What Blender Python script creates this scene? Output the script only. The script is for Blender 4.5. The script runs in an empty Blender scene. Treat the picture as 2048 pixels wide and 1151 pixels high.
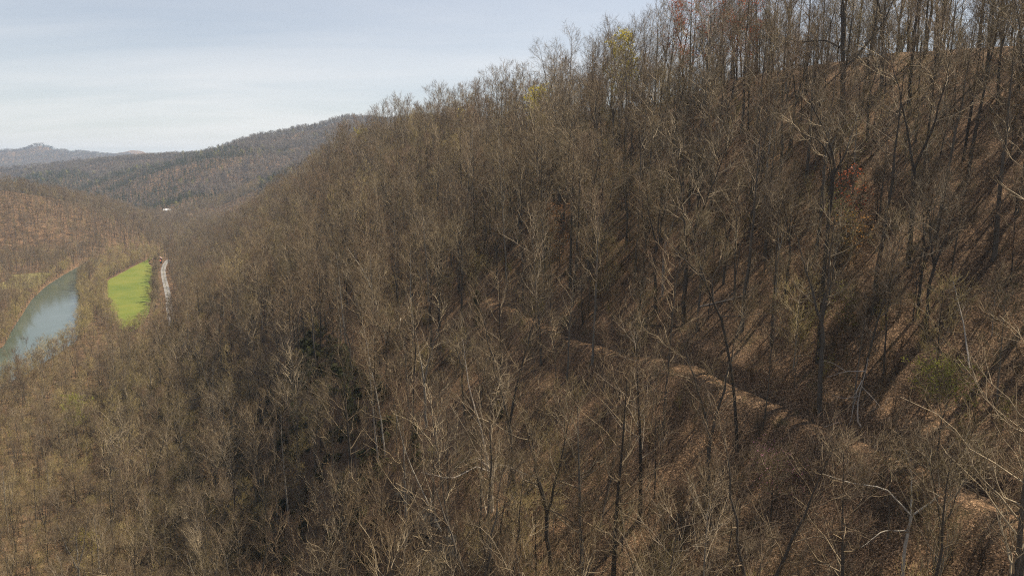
import bpy, math, random
import numpy as np

R = math.radians
scene = bpy.context.scene
COL = scene.collection

# ------------------------------------------------------------------ camera
cam_d = bpy.data.cameras.new('camera')
cam = bpy.data.objects.new('camera', cam_d)
COL.objects.link(cam)
cam.location = (0, 0, 105)
cam.rotation_euler = (R(80), 0, 0)
cam_d.sensor_width = 36
cam_d.lens = 36 * 1384 / 2048
cam_d.clip_start = 0.5
cam_d.clip_end = 30000
scene.camera = cam

# ------------------------------------------------------------------ sky and sun
SUN_EL, SUN_AZ = 57.0, 64.0        # azimuth measured from +Y towards +X
world = bpy.data.worlds.new('World')
scene.world = world
world.use_nodes = True
nt = world.node_tree
nt.nodes.clear()
w_out = nt.nodes.new('ShaderNodeOutputWorld')
w_bg = nt.nodes.new('ShaderNodeBackground')
w_bg.inputs['Strength'].default_value = 0.052
sky = nt.nodes.new('ShaderNodeTexSky')
sky.sky_type = 'NISHITA'
sky.sun_disc = False
sky.sun_elevation = R(SUN_EL)
sky.sun_rotation = R(SUN_AZ)
sky.altitude = 400
sky.air_density = 1.0
sky.dust_density = 0.7
sky.ozone_density = 1.0
# thin high cloud, drawn out in long streaks, from the direction looked in
tc = nt.nodes.new('ShaderNodeTexCoord')
sep = nt.nodes.new('ShaderNodeSeparateXYZ')
nt.links.new(tc.outputs['Generated'], sep.inputs[0])
def wmath(op, a, b=None, clamp=False):
    n = nt.nodes.new('ShaderNodeMath'); n.operation = op; n.use_clamp = clamp
    for k, q in enumerate((a, b)):
        if q is None: continue
        if isinstance(q, (int, float)): n.inputs[k].default_value = q
        else: nt.links.new(q, n.inputs[k])
    return n.outputs[0]
zz = wmath('ADD', wmath('MAXIMUM', sep.outputs[2], 0.0), 0.10)
px_ = wmath('DIVIDE', sep.outputs[0], zz)
py_ = wmath('DIVIDE', sep.outputs[1], zz)
comb = nt.nodes.new('ShaderNodeCombineXYZ')
nt.links.new(px_, comb.inputs[0]); nt.links.new(py_, comb.inputs[1])
mp = nt.nodes.new('ShaderNodeMapping')
mp.inputs['Rotation'].default_value = (0, 0, R(-30))
mp.inputs['Scale'].default_value = (0.30, 0.75, 1)
nt.links.new(comb.outputs[0], mp.inputs[0])
nz = nt.nodes.new('ShaderNodeTexNoise')
nz.inputs['Scale'].default_value = 1.1
nz.inputs['Detail'].default_value = 7
nz.inputs['Roughness'].default_value = 0.55
nz.inputs['Distortion'].default_value = 0.5
nt.links.new(mp.outputs[0], nz.inputs['Vector'])
ramp = nt.nodes.new('ShaderNodeMapRange')
ramp.inputs[1].default_value = 0.38; ramp.inputs[2].default_value = 0.68
ramp.inputs[3].default_value = 0.62; ramp.inputs[4].default_value = 1.0
nt.links.new(nz.outputs[0], ramp.inputs[0])
mixc = nt.nodes.new('ShaderNodeMix'); mixc.data_type = 'RGBA'
mixc.inputs['B'].default_value = (10.2, 9.8, 9.5, 1)
# the veil is looked through slantwise low down, so it is thickest towards the horizon and thins out overhead
veil = wmath('DIVIDE', 0.17, wmath('ADD', wmath('MAXIMUM', sep.outputs[2], 0.0), 0.17))
nt.links.new(wmath('MULTIPLY', ramp.outputs[0], veil, True), mixc.inputs['Factor'])
nt.links.new(sky.outputs[0], mixc.inputs['A'])
nt.links.new(mixc.outputs['Result'], w_bg.inputs['Color'])
nt.links.new(w_bg.outputs[0], w_out.inputs['Surface'])

sun_d = bpy.data.lights.new('sun', 'SUN')
sun_d.energy = 5.0
sun_d.angle = R(0.55)
sun_d.color = (1.0, 0.87, 0.70)
sun = bpy.data.objects.new('sun', sun_d)
COL.objects.link(sun)
sun.location = (300, 250, 500)
# a sun lamp shines along its -Z
sun.rotation_euler = (R(90 - SUN_EL), 0, R(180 - SUN_AZ))

scene.view_settings.view_transform = 'Standard'
scene.view_settings.look = 'None'
scene.view_settings.exposure = 1.0
scene.view_settings.gamma = 1.0
scene.view_settings.use_curve_mapping = False
cy = scene.cycles
cy.max_bounces = 4; cy.diffuse_bounces = 1; cy.glossy_bounces = 2
cy.transmission_bounces = 2; cy.volume_bounces = 0; cy.transparent_max_bounces = 8
cy.filter_width = 1.1
cy.use_adaptive_sampling = False
cy.use_denoising = False; cy.denoiser = 'OPENIMAGEDENOISE'; cy.denoising_input_passes = 'RGB_ALBEDO_NORMAL'
cy.sample_clamp_direct = 12; cy.sample_clamp_indirect = 2
cy.caustics_reflective = False; cy.caustics_refractive = False

#TERRAIN-BEGIN
# ------------------------------------------------------------------ terrain
AX, AY = -0.447214, 0.894427         # valley axis (u), away and to the left
def uv_of(x, y): return AX * x + AY * y, AY * x - AX * y
def xy_of(u, v): return AX * u + AY * v, AY * u - AX * v

_rs = np.random.RandomState(7)
_LAT = _rs.rand(256, 256)
def vnoise(x, y):
    xi = np.floor(x).astype(int); yi = np.floor(y).astype(int)
    fx = x - xi; fy = y - yi
    fx = fx * fx * (3 - 2 * fx); fy = fy * fy * (3 - 2 * fy)
    a = _LAT[xi & 255, yi & 255]; b = _LAT[(xi + 1) & 255, yi & 255]
    c = _LAT[xi & 255, (yi + 1) & 255]; d = _LAT[(xi + 1) & 255, (yi + 1) & 255]
    return (a + (b - a) * fx) * (1 - fy) + (c + (d - c) * fx) * fy
def fbm(x, y, oct=4):
    s = 0; amp = 1; tot = 0
    for o in range(oct):
        s = s + amp * (vnoise(x + 17.3 * o, y - 9.1 * o) - 0.5); tot += amp
        amp *= 0.5; x = x * 2.03; y = y * 2.03
    return s / tot * 2
def sstep(a, b, x):
    t = np.clip((x - a) / (b - a), 0, 1); return t * t * (3 - 2 * t)
def smax(a, b, k):
    h = np.clip(0.5 + 0.5 * (a - b) / k, 0, 1)
    return b + (a - b) * h + k * h * (1 - h)
def poly_near(x, y, pts):
    """distance to a polyline of (x, y, value) and the value at the nearest point"""
    best = np.full(np.shape(x), 1e18); val = np.zeros(np.shape(x))
    for (ax, ay, az), (bx, by, bz) in zip(pts[:-1], pts[1:]):
        dx, dy = bx - ax, by - ay
        t = np.clip(((x - ax) * dx + (y - ay) * dy) / (dx * dx + dy * dy), 0, 1)
        d = (x - ax - t * dx) ** 2 + (y - ay - t * dy) ** 2
        m = d < best
        best = np.where(m, d, best); val = np.where(m, az + t * (bz - az), val)
    return np.sqrt(best), val

# river centre line as (u, v, half width)
RIVER_UV = [(-900, -260, 20), (-200, -200, 19), (200, -150, 19), (350, -110, 19), (420, -86, 18), (480, -72, 18), (560, -76, 19), (650, -83, 16),
            (720, -86, 12), (790, -82, 10), (860, -76, 8), (910, -72, 6)]
RIVER = [xy_of(u, v) + (w,) for u, v, w in RIVER_UV]
ROAD_UV = [(430, -1.0), (500, -1.5), (560, -2.6), (600, -2.5), (650, -3.6), (700, -5.0), (760, -6.0), (800, -4.8), (826, -3.0), (850, 0.0)]
ROAD = [xy_of(u, v) + (0.0,) for u, v in ROAD_UV]
CREST_A = np.array([(-600, 150, 118), (-100, 140, 122), (40, 126, 121), (90, 126, 126), (130, 127, 126), (175, 125, 119), (260, 122, 116), (380, 120, 114),
                    (450, 116, 110), (520, 112, 101), (610, 104, 84), (700, 95, 64), (850, 70, 34), (1000, 40, 13), (1100, 20, 4), (1200, 0, 0), (9000, -50, 0)], float)
CREST_B = [(-4000, 2900, 150), (-1850, 2510, 86), (-1525, 2545, 112), (-1253, 2547, 128), (-987, 2345, 146), (-880, 2300, 168), (-770, 2250, 195), (-650, 2240, 214),
           (-515, 2262, 246), (-370, 2150, 230), (0, 2000, 225), (500, 1500, 210), (900, 900, 190), (1200, 0, 180), (1300, -1200, 170)]
CREST_B2 = [(-515, 2262, 225), (-330, 1800, 170), (-420, 1450, 110), (-560, 1330, 30)]
CREST_B3 = [(-987, 2345, 135), (-960, 2000, 100), (-880, 1750, 60), (-840, 1640, 15)]
CREST_B4 = [(-1525, 2545, 100), (-1300, 2000, 70), (-1150, 1700, 42), (-1000, 1500, 12)]
CREST_C = [(-2400, -800, 150), (-1500, 300, 150), (-1000, 700, 118), (-800, 810, 96), (-658, 901, 74), (-660, 1010, 55), (-690, 1130, 36), (-700, 1230, 20), (-700, 1330, 4)]
CREST_C2 = [(-1000, 700, 118), (-1150, 1050, 75), (-1250, 1350, 52), (-1200, 1500, 30)]
CREST_D = [(-9000, 5600, 150), (-4975, 5301, 190), (-3847, 5296, 178), (-3660, 5301, 205), (-3547, 5305, 232), (-3434, 5301, 207), (-3424, 5400, 192), (-3328, 5401, 199), (-3313, 5502, 194),
           (-3215, 5501, 188), (-3192, 5702, 178), (-3321, 6112, 200), (-3378, 6319, 227), (-3364, 6417, 203), (-3296, 6413, 182), (-2837, 6616, 175), (-538, 6116, 200), (4000, 5000, 200)]
FIELD_UV = [(484, -27), (496, -31), (520, -34), (545, -38.5), (560, -39.5), (590, -43.5), (620, -45), (650, -48), (690, -49.5), (712, -51), (726, -50.5), (738, -48), (745, -45.5), (760, -43.5), (775, -40), (795, -36.5), (815, -32), (832, -28.5), (850, -24), (868, -21), (885, -17), (910, -12.5),
            (905, -12), (862, -19), (835, -20), (800, -16.5), (780, -14.5), (720, -14), (650, -14), (600, -14.5), (545, -15.5), (515, -18), (492, -22)]
CREST_D = [(a, b, 182 + 1.45 * (c - 182)) for a, b, c in CREST_D]
def trail_v(u): return 62.0 + 1.0 * np.sin(u / 21.0)
def terrain(x, y):
    x = np.asarray(x, float); y = np.asarray(y, float)
    u, v = uv_of(x, y)
    # valley floor with the river cut into it
    meadow = sstep(440, 480, u) * (1 - sstep(930, 980, u)) * sstep(-62, -56, v) * (1 - sstep(-7, 3, v))
    floor = 2.2 + (1 - meadow) * 0.8 * fbm(x / 45, y / 45, 3)
    # --- the near ridge
    vc = np.interp(u, CREST_A[:, 0], CREST_A[:, 1]) + 4 * fbm(u / 60, u * 0 + 3.3, 3)
    zc = np.interp(u, CREST_A[:, 0], CREST_A[:, 2])
    foot = -50 + 55 * sstep(250, 480, u)
    t = (vc - v) / np.maximum(vc - foot, 5)
    rt = np.sqrt(t * t + 0.0025) - 0.05
    p = 1.28 - 0.14 * sstep(250, 450, u)
    down = zc * np.clip(1 - rt, 0, 1) ** p
    back = zc - 0.38 * (v - vc) * (1 - np.exp(-np.maximum(v - vc, 0) / 20))
    hA = np.where(v < vc, down, np.maximum(back, -5))
    k = np.clip(hA / 25, 0, 1) * np.clip(rt * 7, 0.12, 1)
    hA = hA + k * (3.4 * fbm(u / 34, v / 60, 4) + 1.0 * fbm(u / 9, v / 11, 3))
    # the hollow and its low bluff below the trail
    g = sstep(58, 88, u) * (1 - sstep(230, 330, u))
    hA = hA - 22 * g * (1 - sstep(8, 38 + 3 * fbm(u / 8, v / 30, 2), v)) * np.clip(hA / 20, 0, 1)
    # the bench of the old logging trail: cut bank above, flat tread below
    tv = trail_v(u)
    s = v - tv
    wt = sstep(-40, -15, u) * (1 - sstep(126, 145, u))
    ease = np.interp(s, [-5.5, -3.2, -1.5, 0, 1.3, 2.8, 4.0], [0, 0.75, 1.05, 0, -1.2, 0.2, 0])
    hA = hA + wt * ease
    z = smax(hA, floor, 3.0)
    # --- farther hills
    def ridge(pts, k, r, amp, wl):
        d, zc_ = poly_near(x, y, pts)
        h = zc_ - k * (np.sqrt(d * d + r * r) - r)
        return h + np.clip(h / 40, 0, 1) * amp * fbm(x / wl, y / wl, 4) * np.clip(d / 90, 0.34, 1)
    far = sstep(700, 1000, np.hypot(x, y) + np.where(x < -300, 300, 0))
    h2 = np.maximum.reduce([ridge(CREST_B, 0.27, 40, 46, 260), ridge(CREST_B2, 0.40, 25, 22, 150), ridge(CREST_B3, 0.30, 25, 24, 160),
                            ridge(CREST_B4, 0.25, 25, 14, 150), ridge(CREST_C, 0.44, 30, 8, 90), ridge(CREST_C2, 0.36, 30, 12, 120)])
    h2 = np.where(h2 > -60, h2, -60)
    z = np.where(far > 0, smax(z, h2 * far - 30 * (1 - far), 8.0), z)
    dist = np.hypot(x, y)
    z = z + sstep(2900, 4200, dist) * 30 * (1 + fbm(x / 700, y / 700, 4))
    hD = ridge(CREST_D, 0.16, 30, 30, 400)
    z = np.where(dist > 3000, smax(z, hD, 10.0), z)
    # road shelf and river channel
    dr, _ = poly_near(x, y, ROAD)
    z = z + (2.6 - z) * (1 - sstep(3.6, 8.5, dr))
    dv, hw = poly_near(x, y, RIVER)
    z = np.where(dv < hw + 9, z + (-2.6 - z) * (1 - sstep(-4, 2.5, dv - hw)) * (1 - sstep(6, 9, z)), z)
    return z
#TERRAIN-END

# ------------------------------------------------------------------ material helpers
class NT:
    def __init__(s, name):
        s.m = bpy.data.materials.new(name); s.m.use_nodes = True
        s.t = s.m.node_tree; s.t.nodes.clear()
        s.out = s.t.nodes.new('ShaderNodeOutputMaterial')
    def n(s, kind, **kw):
        q = s.t.nodes.new('ShaderNode' + kind)
        for k, v in kw.items(): setattr(q, k, v)
        return q
    def l(s, a, b): s.t.links.new(a, b)
    def bsdf(s, rough=0.8, spec=0.2):
        b = s.n('BsdfPrincipled'); b.inputs['Roughness'].default_value = rough
        b.inputs['Specular IOR Level'].default_value = spec
        s.l(b.outputs[0], s.out.inputs['Surface']); return b
    def ramp(s, fac, stops):
        r = s.n('ValToRGB'); el = r.color_ramp.elements
        while len(el) < len(stops): el.new(0.5)
        for e, (p, c) in zip(el, stops): e.position = p; e.color = (*c, 1)
        s.l(fac, r.inputs[0]); return r.outputs[0]
    def noise(s, vec, scale, detail=4, rough=0.55):
        q = s.n('TexNoise'); q.inputs['Scale'].default_value = scale
        q.inputs['Detail'].default_value = detail; q.inputs['Roughness'].default_value = rough
        if vec is not None: s.l(vec, q.inputs['Vector'])
        return q.outputs[0]
    def mix(s, fac, a, b, mode='MIX'):
        q = s.n('Mix', data_type='RGBA', blend_type=mode)
        for key, val in (('Factor', fac), ('A', a), ('B', b)):
            if isinstance(val, (int, float)): q.inputs[key].default_value = val
            elif isinstance(val, tuple): q.inputs[key].default_value = (*val, 1)
            else: s.l(val, q.inputs[key])
        return q.outputs['Result']
    def bump(s, h, b, strength=0.5, dist=0.1):
        q = s.n('Bump'); q.inputs['Strength'].default_value = strength; q.inputs['Distance'].default_value = dist
        s.l(h, q.inputs['Height']); s.l(q.outputs[0], b.inputs['Normal'])
    def pos(s): return s.n('NewGeometry').outputs['Position']

def plain_mat(name, col, rough=0.8, var=0.15, scale=3.0, spec=0.2):
    m = NT(name); b = m.bsdf(rough, spec)
    f = m.noise(m.n('TexCoord').outputs['Object'], scale, 5)
    lo = tuple(c * (1 - var) for c in col); hi = tuple(min(1, c * (1 + var)) for c in col)
    m.l(m.ramp(f, [(0.3, lo), (0.7, hi)]), b.inputs['Base Color'])
    m.bump(f, b, 0.3, 0.02)
    return m.m

def bark_mat(name, stops, rough=0.9, streak=1.0):
    m = NT(name); b = m.bsdf(rough, 0.15)
    rnd = m.n('ObjectInfo').outputs['Random']
    base = m.ramp(rnd, stops)
    tcn = m.n('TexCoord').outputs['Object']
    mp_ = m.n('Mapping'); mp_.inputs['Scale'].default_value = (5, 5, 0.8); m.l(tcn, mp_.inputs[0])
    f = m.noise(mp_.outputs[0], 1.6, 5, 0.65)
    shade = m.ramp(f, [(0.3, (0.5, 0.5, 0.5)), (0.72, (1.35, 1.33, 1.28))])
    m.l(m.mix(streak, base, shade, 'MULTIPLY'), b.inputs['Base Color'])
    m.bump(f, b, 0.6, 0.04)
    return m.m

def twig_mat(name, stops):
    m = NT(name); b = m.bsdf(0.75, 0.25)
    rnd = m.n('ObjectInfo').outputs['Random']
    base = m.ramp(rnd, stops)
    f = m.noise(m.n('TexCoord').outputs['Object'], 0.45, 3)
    m.l(m.mix(1.0, base, m.ramp(f, [(0.3, (0.72, 0.72, 0.72)), (0.7, (1.28, 1.26, 1.2))]), 'MULTIPLY'), b.inputs['Base Color'])
    return m.m

def leaf_mat(name, c1, c2, trans=0.35):
    m = NT(name)
    b = m.n('BsdfPrincipled'); b.inputs['Roughness'].default_value = 0.6; b.inputs['Specular IOR Level'].default_value = 0.3
    t = m.n('BsdfTranslucent'); mx = m.n('MixShader'); mx.inputs[0].default_value = trans
    f = m.noise(m.n('TexCoord').outputs['Object'], 0.9, 3)
    c = m.ramp(f, [(0.3, c1), (0.7, c2)])
    m.l(c, b.inputs['Base Color']); m.l(c, t.inputs['Color'])
    m.l(b.outputs[0], mx.inputs[1]); m.l(t.outputs[0], mx.inputs[2]); m.l(mx.outputs[0], m.out.inputs['Surface'])
    return m.m

def ground_mat():
    m = NT('leaf_litter'); b = m.bsdf(0.9, 0.15)
    p = m.pos()
    vor = m.n('TexVoronoi'); vor.inputs['Scale'].default_value = 10.0; vor.inputs['Randomness'].default_value = 1
    m.l(p, vor.inputs['Vector'])
    sepc = m.n('SeparateColor'); m.l(vor.outputs['Color'], sepc.inputs[0])
    leaf = m.ramp(sepc.outputs[0], [(0.0, (0.034, 0.023, 0.015)), (0.4, (0.092, 0.060, 0.037)), (0.72, (0.19, 0.125, 0.077)), (0.92, (0.30, 0.20, 0.125)), (1.0, (0.42, 0.30, 0.20))])
    patch = m.noise(p, 0.16, 5, 0.6)
    col = m.mix(1.0, leaf, m.ramp(patch, [(0.3, (0.6, 0.6, 0.58)), (0.7, (1.4, 1.3, 1.15))]), 'MULTIPLY')
    moss = m.ramp(m.noise(p, 0.33, 5, 0.7), [(0.56, (0, 0, 0)), (0.72, (1, 1, 1))])
    mf = m.n('RGBToBW'); m.l(moss, mf.inputs[0])
    mm = m.n('Math', operation='MULTIPLY'); mm.inputs[1].default_value = 0.35; m.l(mf.outputs[0], mm.inputs[0])
    col = m.mix(mm.outputs[0], col, (0.085, 0.095, 0.03))
    m.l(col, b.inputs['Base Color'])
    hmix = m.n('Math', operation='ADD'); m.l(sepc.outputs[1], hmix.inputs[0]); m.l(m.noise(p, 0.9, 5, 0.65), hmix.inputs[1])
    m.bump(hmix.outputs[0], b, 0.85, 0.22)
    return m.m

M = {}
M['ground'] = ground_mat()
M['bark'] = bark_mat('grey_brown_bark', [(0.0, (0.060, 0.052, 0.042)), (0.3, (0.085, 0.074, 0.060)), (0.7, (0.12, 0.105, 0.085)), (0.9, (0.16, 0.145, 0.12)), (1.0, (0.30, 0.28, 0.24))])
M['dark_bark'] = bark_mat('dark_bark', [(0.0, (0.06, 0.052, 0.042)), (1.0, (0.085, 0.074, 0.06))])
M['pale_bark'] = bark_mat('pale_bark', [(0.0, (0.36, 0.33, 0.27)), (1.0, (0.44, 0.41, 0.35))], streak=0.8)
M['dead_wood'] = bark_mat('weathered_dead_wood', [(0.0, (0.40, 0.35, 0.29)), (1.0, (0.46, 0.41, 0.35))], streak=0.7)
M['twig'] = twig_mat('twig_bark', [(0.0, (0.040, 0.029, 0.020)), (0.2, (0.092, 0.064, 0.037)), (0.36, (0.10, 0.060, 0.037)), (0.5, (0.090, 0.072, 0.031)), (0.66, (0.135, 0.098, 0.052)), (0.82, (0.055, 0.043, 0.032)), (1.0, (0.17, 0.13, 0.076))])
M['olive_twig'] = twig_mat('sunlit_budding_twig_bark', [(0.0, (0.17, 0.14, 0.052)), (1.0, (0.25, 0.195, 0.085))])  # olive of the buds, brightened with the gold of sun on the treetops
M['limb'] = twig_mat('sunlit_limb_bark', [(0.0, (0.15, 0.115, 0.075)), (0.3, (0.27, 0.21, 0.13)), (0.55, (0.20, 0.165, 0.115)), (0.8, (0.42, 0.345, 0.23)), (1.0, (0.24, 0.20, 0.15))])  # limbs paler than the trunks, their sunlight put into the colour
M['far_twig'] = twig_mat('woodland_twig_bark', [(0.0, (0.048, 0.038, 0.034)), (0.3, (0.10, 0.078, 0.062)), (0.55, (0.075, 0.061, 0.046)), (0.8, (0.125, 0.102, 0.072)), (1.0, (0.062, 0.054, 0.048))])
M['yellow_leaf'] = leaf_mat('fresh_yellow_leaf', (0.36, 0.32, 0.035), (0.52, 0.45, 0.06), 0.5)
M['green_leaf'] = leaf_mat('spring_green_leaf', (0.20, 0.22, 0.035), (0.32, 0.32, 0.06), 0.45)
M['red_leaf'] = leaf_mat('red_maple_flower', (0.36, 0.085, 0.035), (0.46, 0.15, 0.06), 0.35)
M['orange_leaf'] = leaf_mat('orange_dry_leaf', (0.36, 0.19, 0.06), (0.48, 0.27, 0.09), 0.4)
M['rust_leaf'] = leaf_mat('rusty_dry_leaf', (0.17, 0.085, 0.035), (0.27, 0.14, 0.055), 0.3)
M['pink_leaf'] = leaf_mat('redbud_flower', (0.30, 0.11, 0.19), (0.40, 0.17, 0.26), 0.3)
M['needle'] = leaf_mat('evergreen_needle', (0.042, 0.052, 0.016), (0.085, 0.092, 0.026), 0.25)

# ------------------------------------------------------------------ mesh helpers
def mesh_np(name, V, quads=None, tris=None, smooth=True, mats=(), midx=None):
    me = bpy.data.meshes.new(name)
    loops, starts = [], []
    o = 0
    for f in (quads, tris):
        if f is None or len(f) == 0: continue
        k = f.shape[1]
        loops.append(f.ravel()); starts.append(o + np.arange(len(f)) * k); o += f.size
    loops = np.concatenate(loops).astype(np.int32); starts = np.concatenate(starts).astype(np.int32)
    me.vertices.add(len(V)); me.vertices.foreach_set('co', np.asarray(V, np.float32).ravel())
    me.loops.add(len(loops)); me.loops.foreach_set('vertex_index', loops)
    me.polygons.add(len(starts)); me.polygons.foreach_set('loop_start', starts)
    me.update(calc_edges=True)
    if smooth: me.polygons.foreach_set('use_smooth', np.ones(len(starts), bool))
    for m in mats: me.materials.append(m)
    if midx is not None: me.polygons.foreach_set('material_index', np.asarray(midx, np.int32))
    return me

class MB:
    def __init__(s): s.V = []; s.Q = []; s.T = []; s.qm = []; s.tm = []; s.n = 0
    def _add(s, V): s.V.append(V.reshape(-1, 3)); o = s.n; s.n += V.size // 3; return o
    def tubes(s, P, Rd, S, mat=0):
        N, K, _ = P.shape
        T = np.gradient(P, axis=1); T /= np.linalg.norm(T, axis=2, keepdims=True) + 1e-9
        ref = np.where(np.abs(T[:, :1, 2:3]) > 0.85, np.array([[[1.0, 0.1, 0]]]), np.array([[[0.1, 0, 1.0]]]))
        A = np.cross(T, ref); A /= np.linalg.norm(A, axis=2, keepdims=True) + 1e-9
        B = np.cross(T, A)
        a = np.arange(S) * 2 * np.pi / S
        V = P[:, :, None] + Rd[:, :, None, None] * (A[:, :, None] * np.cos(a)[None, None, :, None] + B[:, :, None] * np.sin(a)[None, None, :, None])
        o = s._add(V)
        idx = o + np.arange(N * K * S).reshape(N, K, S); nx = np.roll(idx, -1, 2)
        q = np.stack([idx[:, :-1], nx[:, :-1], nx[:, 1:], idx[:, 1:]], -1).reshape(-1, 4)
        s.Q.append(q); s.qm.append(np.full(len(q), mat))
    def cones(s, P0, P1, r, mat=0):
        N = len(P0); T = P1 - P0; T = T / (np.linalg.norm(T, axis=1, keepdims=True) + 1e-9)
        ref = np.where(np.abs(T[:, 2:3]) > 0.85, np.array([[1.0, 0, 0]]), np.array([[0, 0, 1.0]]))
        A = np.cross(T, ref); A /= np.linalg.norm(A, axis=1, keepdims=True) + 1e-9
        B = np.cross(T, A); r = np.asarray(r).reshape(-1, 1) * np.ones((N, 1))
        V = np.stack([P0 + r * A, P0 + r * (-0.5 * A + 0.866 * B), P0 + r * (-0.5 * A - 0.866 * B), P1], 1)
        o = s._add(V); b = o + np.arange(N)[:, None] * 4
        t = np.concatenate([b + np.array([[0, 1, 3]]), b + np.array([[1, 2, 3]]), b + np.array([[2, 0, 3]])])
        s.T.append(t); s.tm.append(np.full(len(t), mat))
    def leaves(s, rng, P, size, mat=0, up=0.3):
        """folded leaf: two triangles meeting in a shallow angle"""
        N = len(P); d = rng.normal(size=(N, 3)); d /= np.linalg.norm(d, axis=1, keepdims=True)
        w = np.cross(d, rng.normal(size=(N, 3))); w /= np.linalg.norm(w, axis=1, keepdims=True) + 1e-9
        f = np.cross(d, w); L = size * rng.uniform(0.6, 1.4, (N, 1))
        V = np.stack([P, P + d * L * 0.5 + w * L * 0.36 + f * L * 0.1, P + d * L, P + d * L * 0.5 - w * L * 0.36 + f * L * 0.1], 1)
        o = s._add(V); b = o + np.arange(N)[:, None] * 4
        t = np.concatenate([b + np.array([[0, 1, 2]]), b + np.array([[0, 2, 3]])])
        s.T.append(t); s.tm.append(np.full(len(t), mat))
    def mesh(s, name, mats, smooth=True):
        V = np.concatenate(s.V)
        Q = np.concatenate(s.Q) if s.Q else None; T = np.concatenate(s.T) if s.T else None
        mi = np.concatenate(([np.concatenate(s.qm)] if s.Q else []) + ([np.concatenate(s.tm)] if s.T else []))
        return mesh_np(name, V, Q, T, smooth, mats, mi)

def spawn(rng, P, Rd, m, t0, t1, ang, L, K, up=0.1, curl=0.15, wob=0.04, rf=0.6, rmin=0.006, taper=0.75):
    """m children for each of the N parent chains"""
    N, Kp, _ = P.shape
    t = t0 + (t1 - t0) * (np.arange(m)[None] + rng.rand(N, m)) / m
    x = np.clip(t * (Kp - 1), 0, Kp - 1.001); i = x.astype(int); f = (x - i)[..., None]
    n = np.arange(N)[:, None]
    pos = P[n, i] * (1 - f) + P[n, i + 1] * f
    tan = P[n, i + 1] - P[n, i]; tan /= np.linalg.norm(tan, axis=2, keepdims=True) + 1e-9
    rad = Rd[n, i] * (1 - f[..., 0]) + Rd[n, i + 1] * f[..., 0]
    q = rng.normal(size=(N, m, 3)); q -= (q * tan).sum(2, keepdims=True) * tan
    q /= np.linalg.norm(q, axis=2, keepdims=True) + 1e-9
    a = np.radians(rng.uniform(ang[0], ang[1], (N, m)))[..., None]
    d = np.cos(a) * tan + np.sin(a) * q; d[..., 2] += up
    d /= np.linalg.norm(d, axis=2, keepdims=True)
    Ln = L(t, rng)[..., None, None] if callable(L) else (L * rng.uniform(0.6, 1.35, (N, m)))[..., None, None]
    s = np.linspace(0, 1, K)[None, None, :, None]
    C = pos[:, :, None] + d[:, :, None] * Ln * s
    C[..., 2] += (curl * Ln * s * s)[..., 0]
    w = rng.normal(size=(N, m, K, 3)) * wob; w[:, :, 0] = 0
    C = C + np.cumsum(w, 2) * Ln
    Rr = np.maximum(rf * rad, rmin)[..., None] * (1 - taper * np.linspace(0, 1, K)[None, None])
    return C.reshape(N * m, K, 3), Rr.reshape(N * m, K)

def chain(pts, r0, r1, K=8, rng=None, wob=0.0):
    pts = np.array(pts, float)
    s = np.concatenate([[0], np.cumsum(np.linalg.norm(np.diff(pts, axis=0), axis=1))]); s /= s[-1]
    q = np.linspace(0, 1, K)
    C = np.stack([np.interp(q, s, pts[:, k]) for k in range(3)], 1)
    if wob and rng is not None:
        w = rng.normal(size=(K, 3)) * wob; w[0] = 0; w[:, 2] *= 0.3; C = C + np.cumsum(w, 0)
    return C, r0 + (r1 - r0) * q

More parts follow.
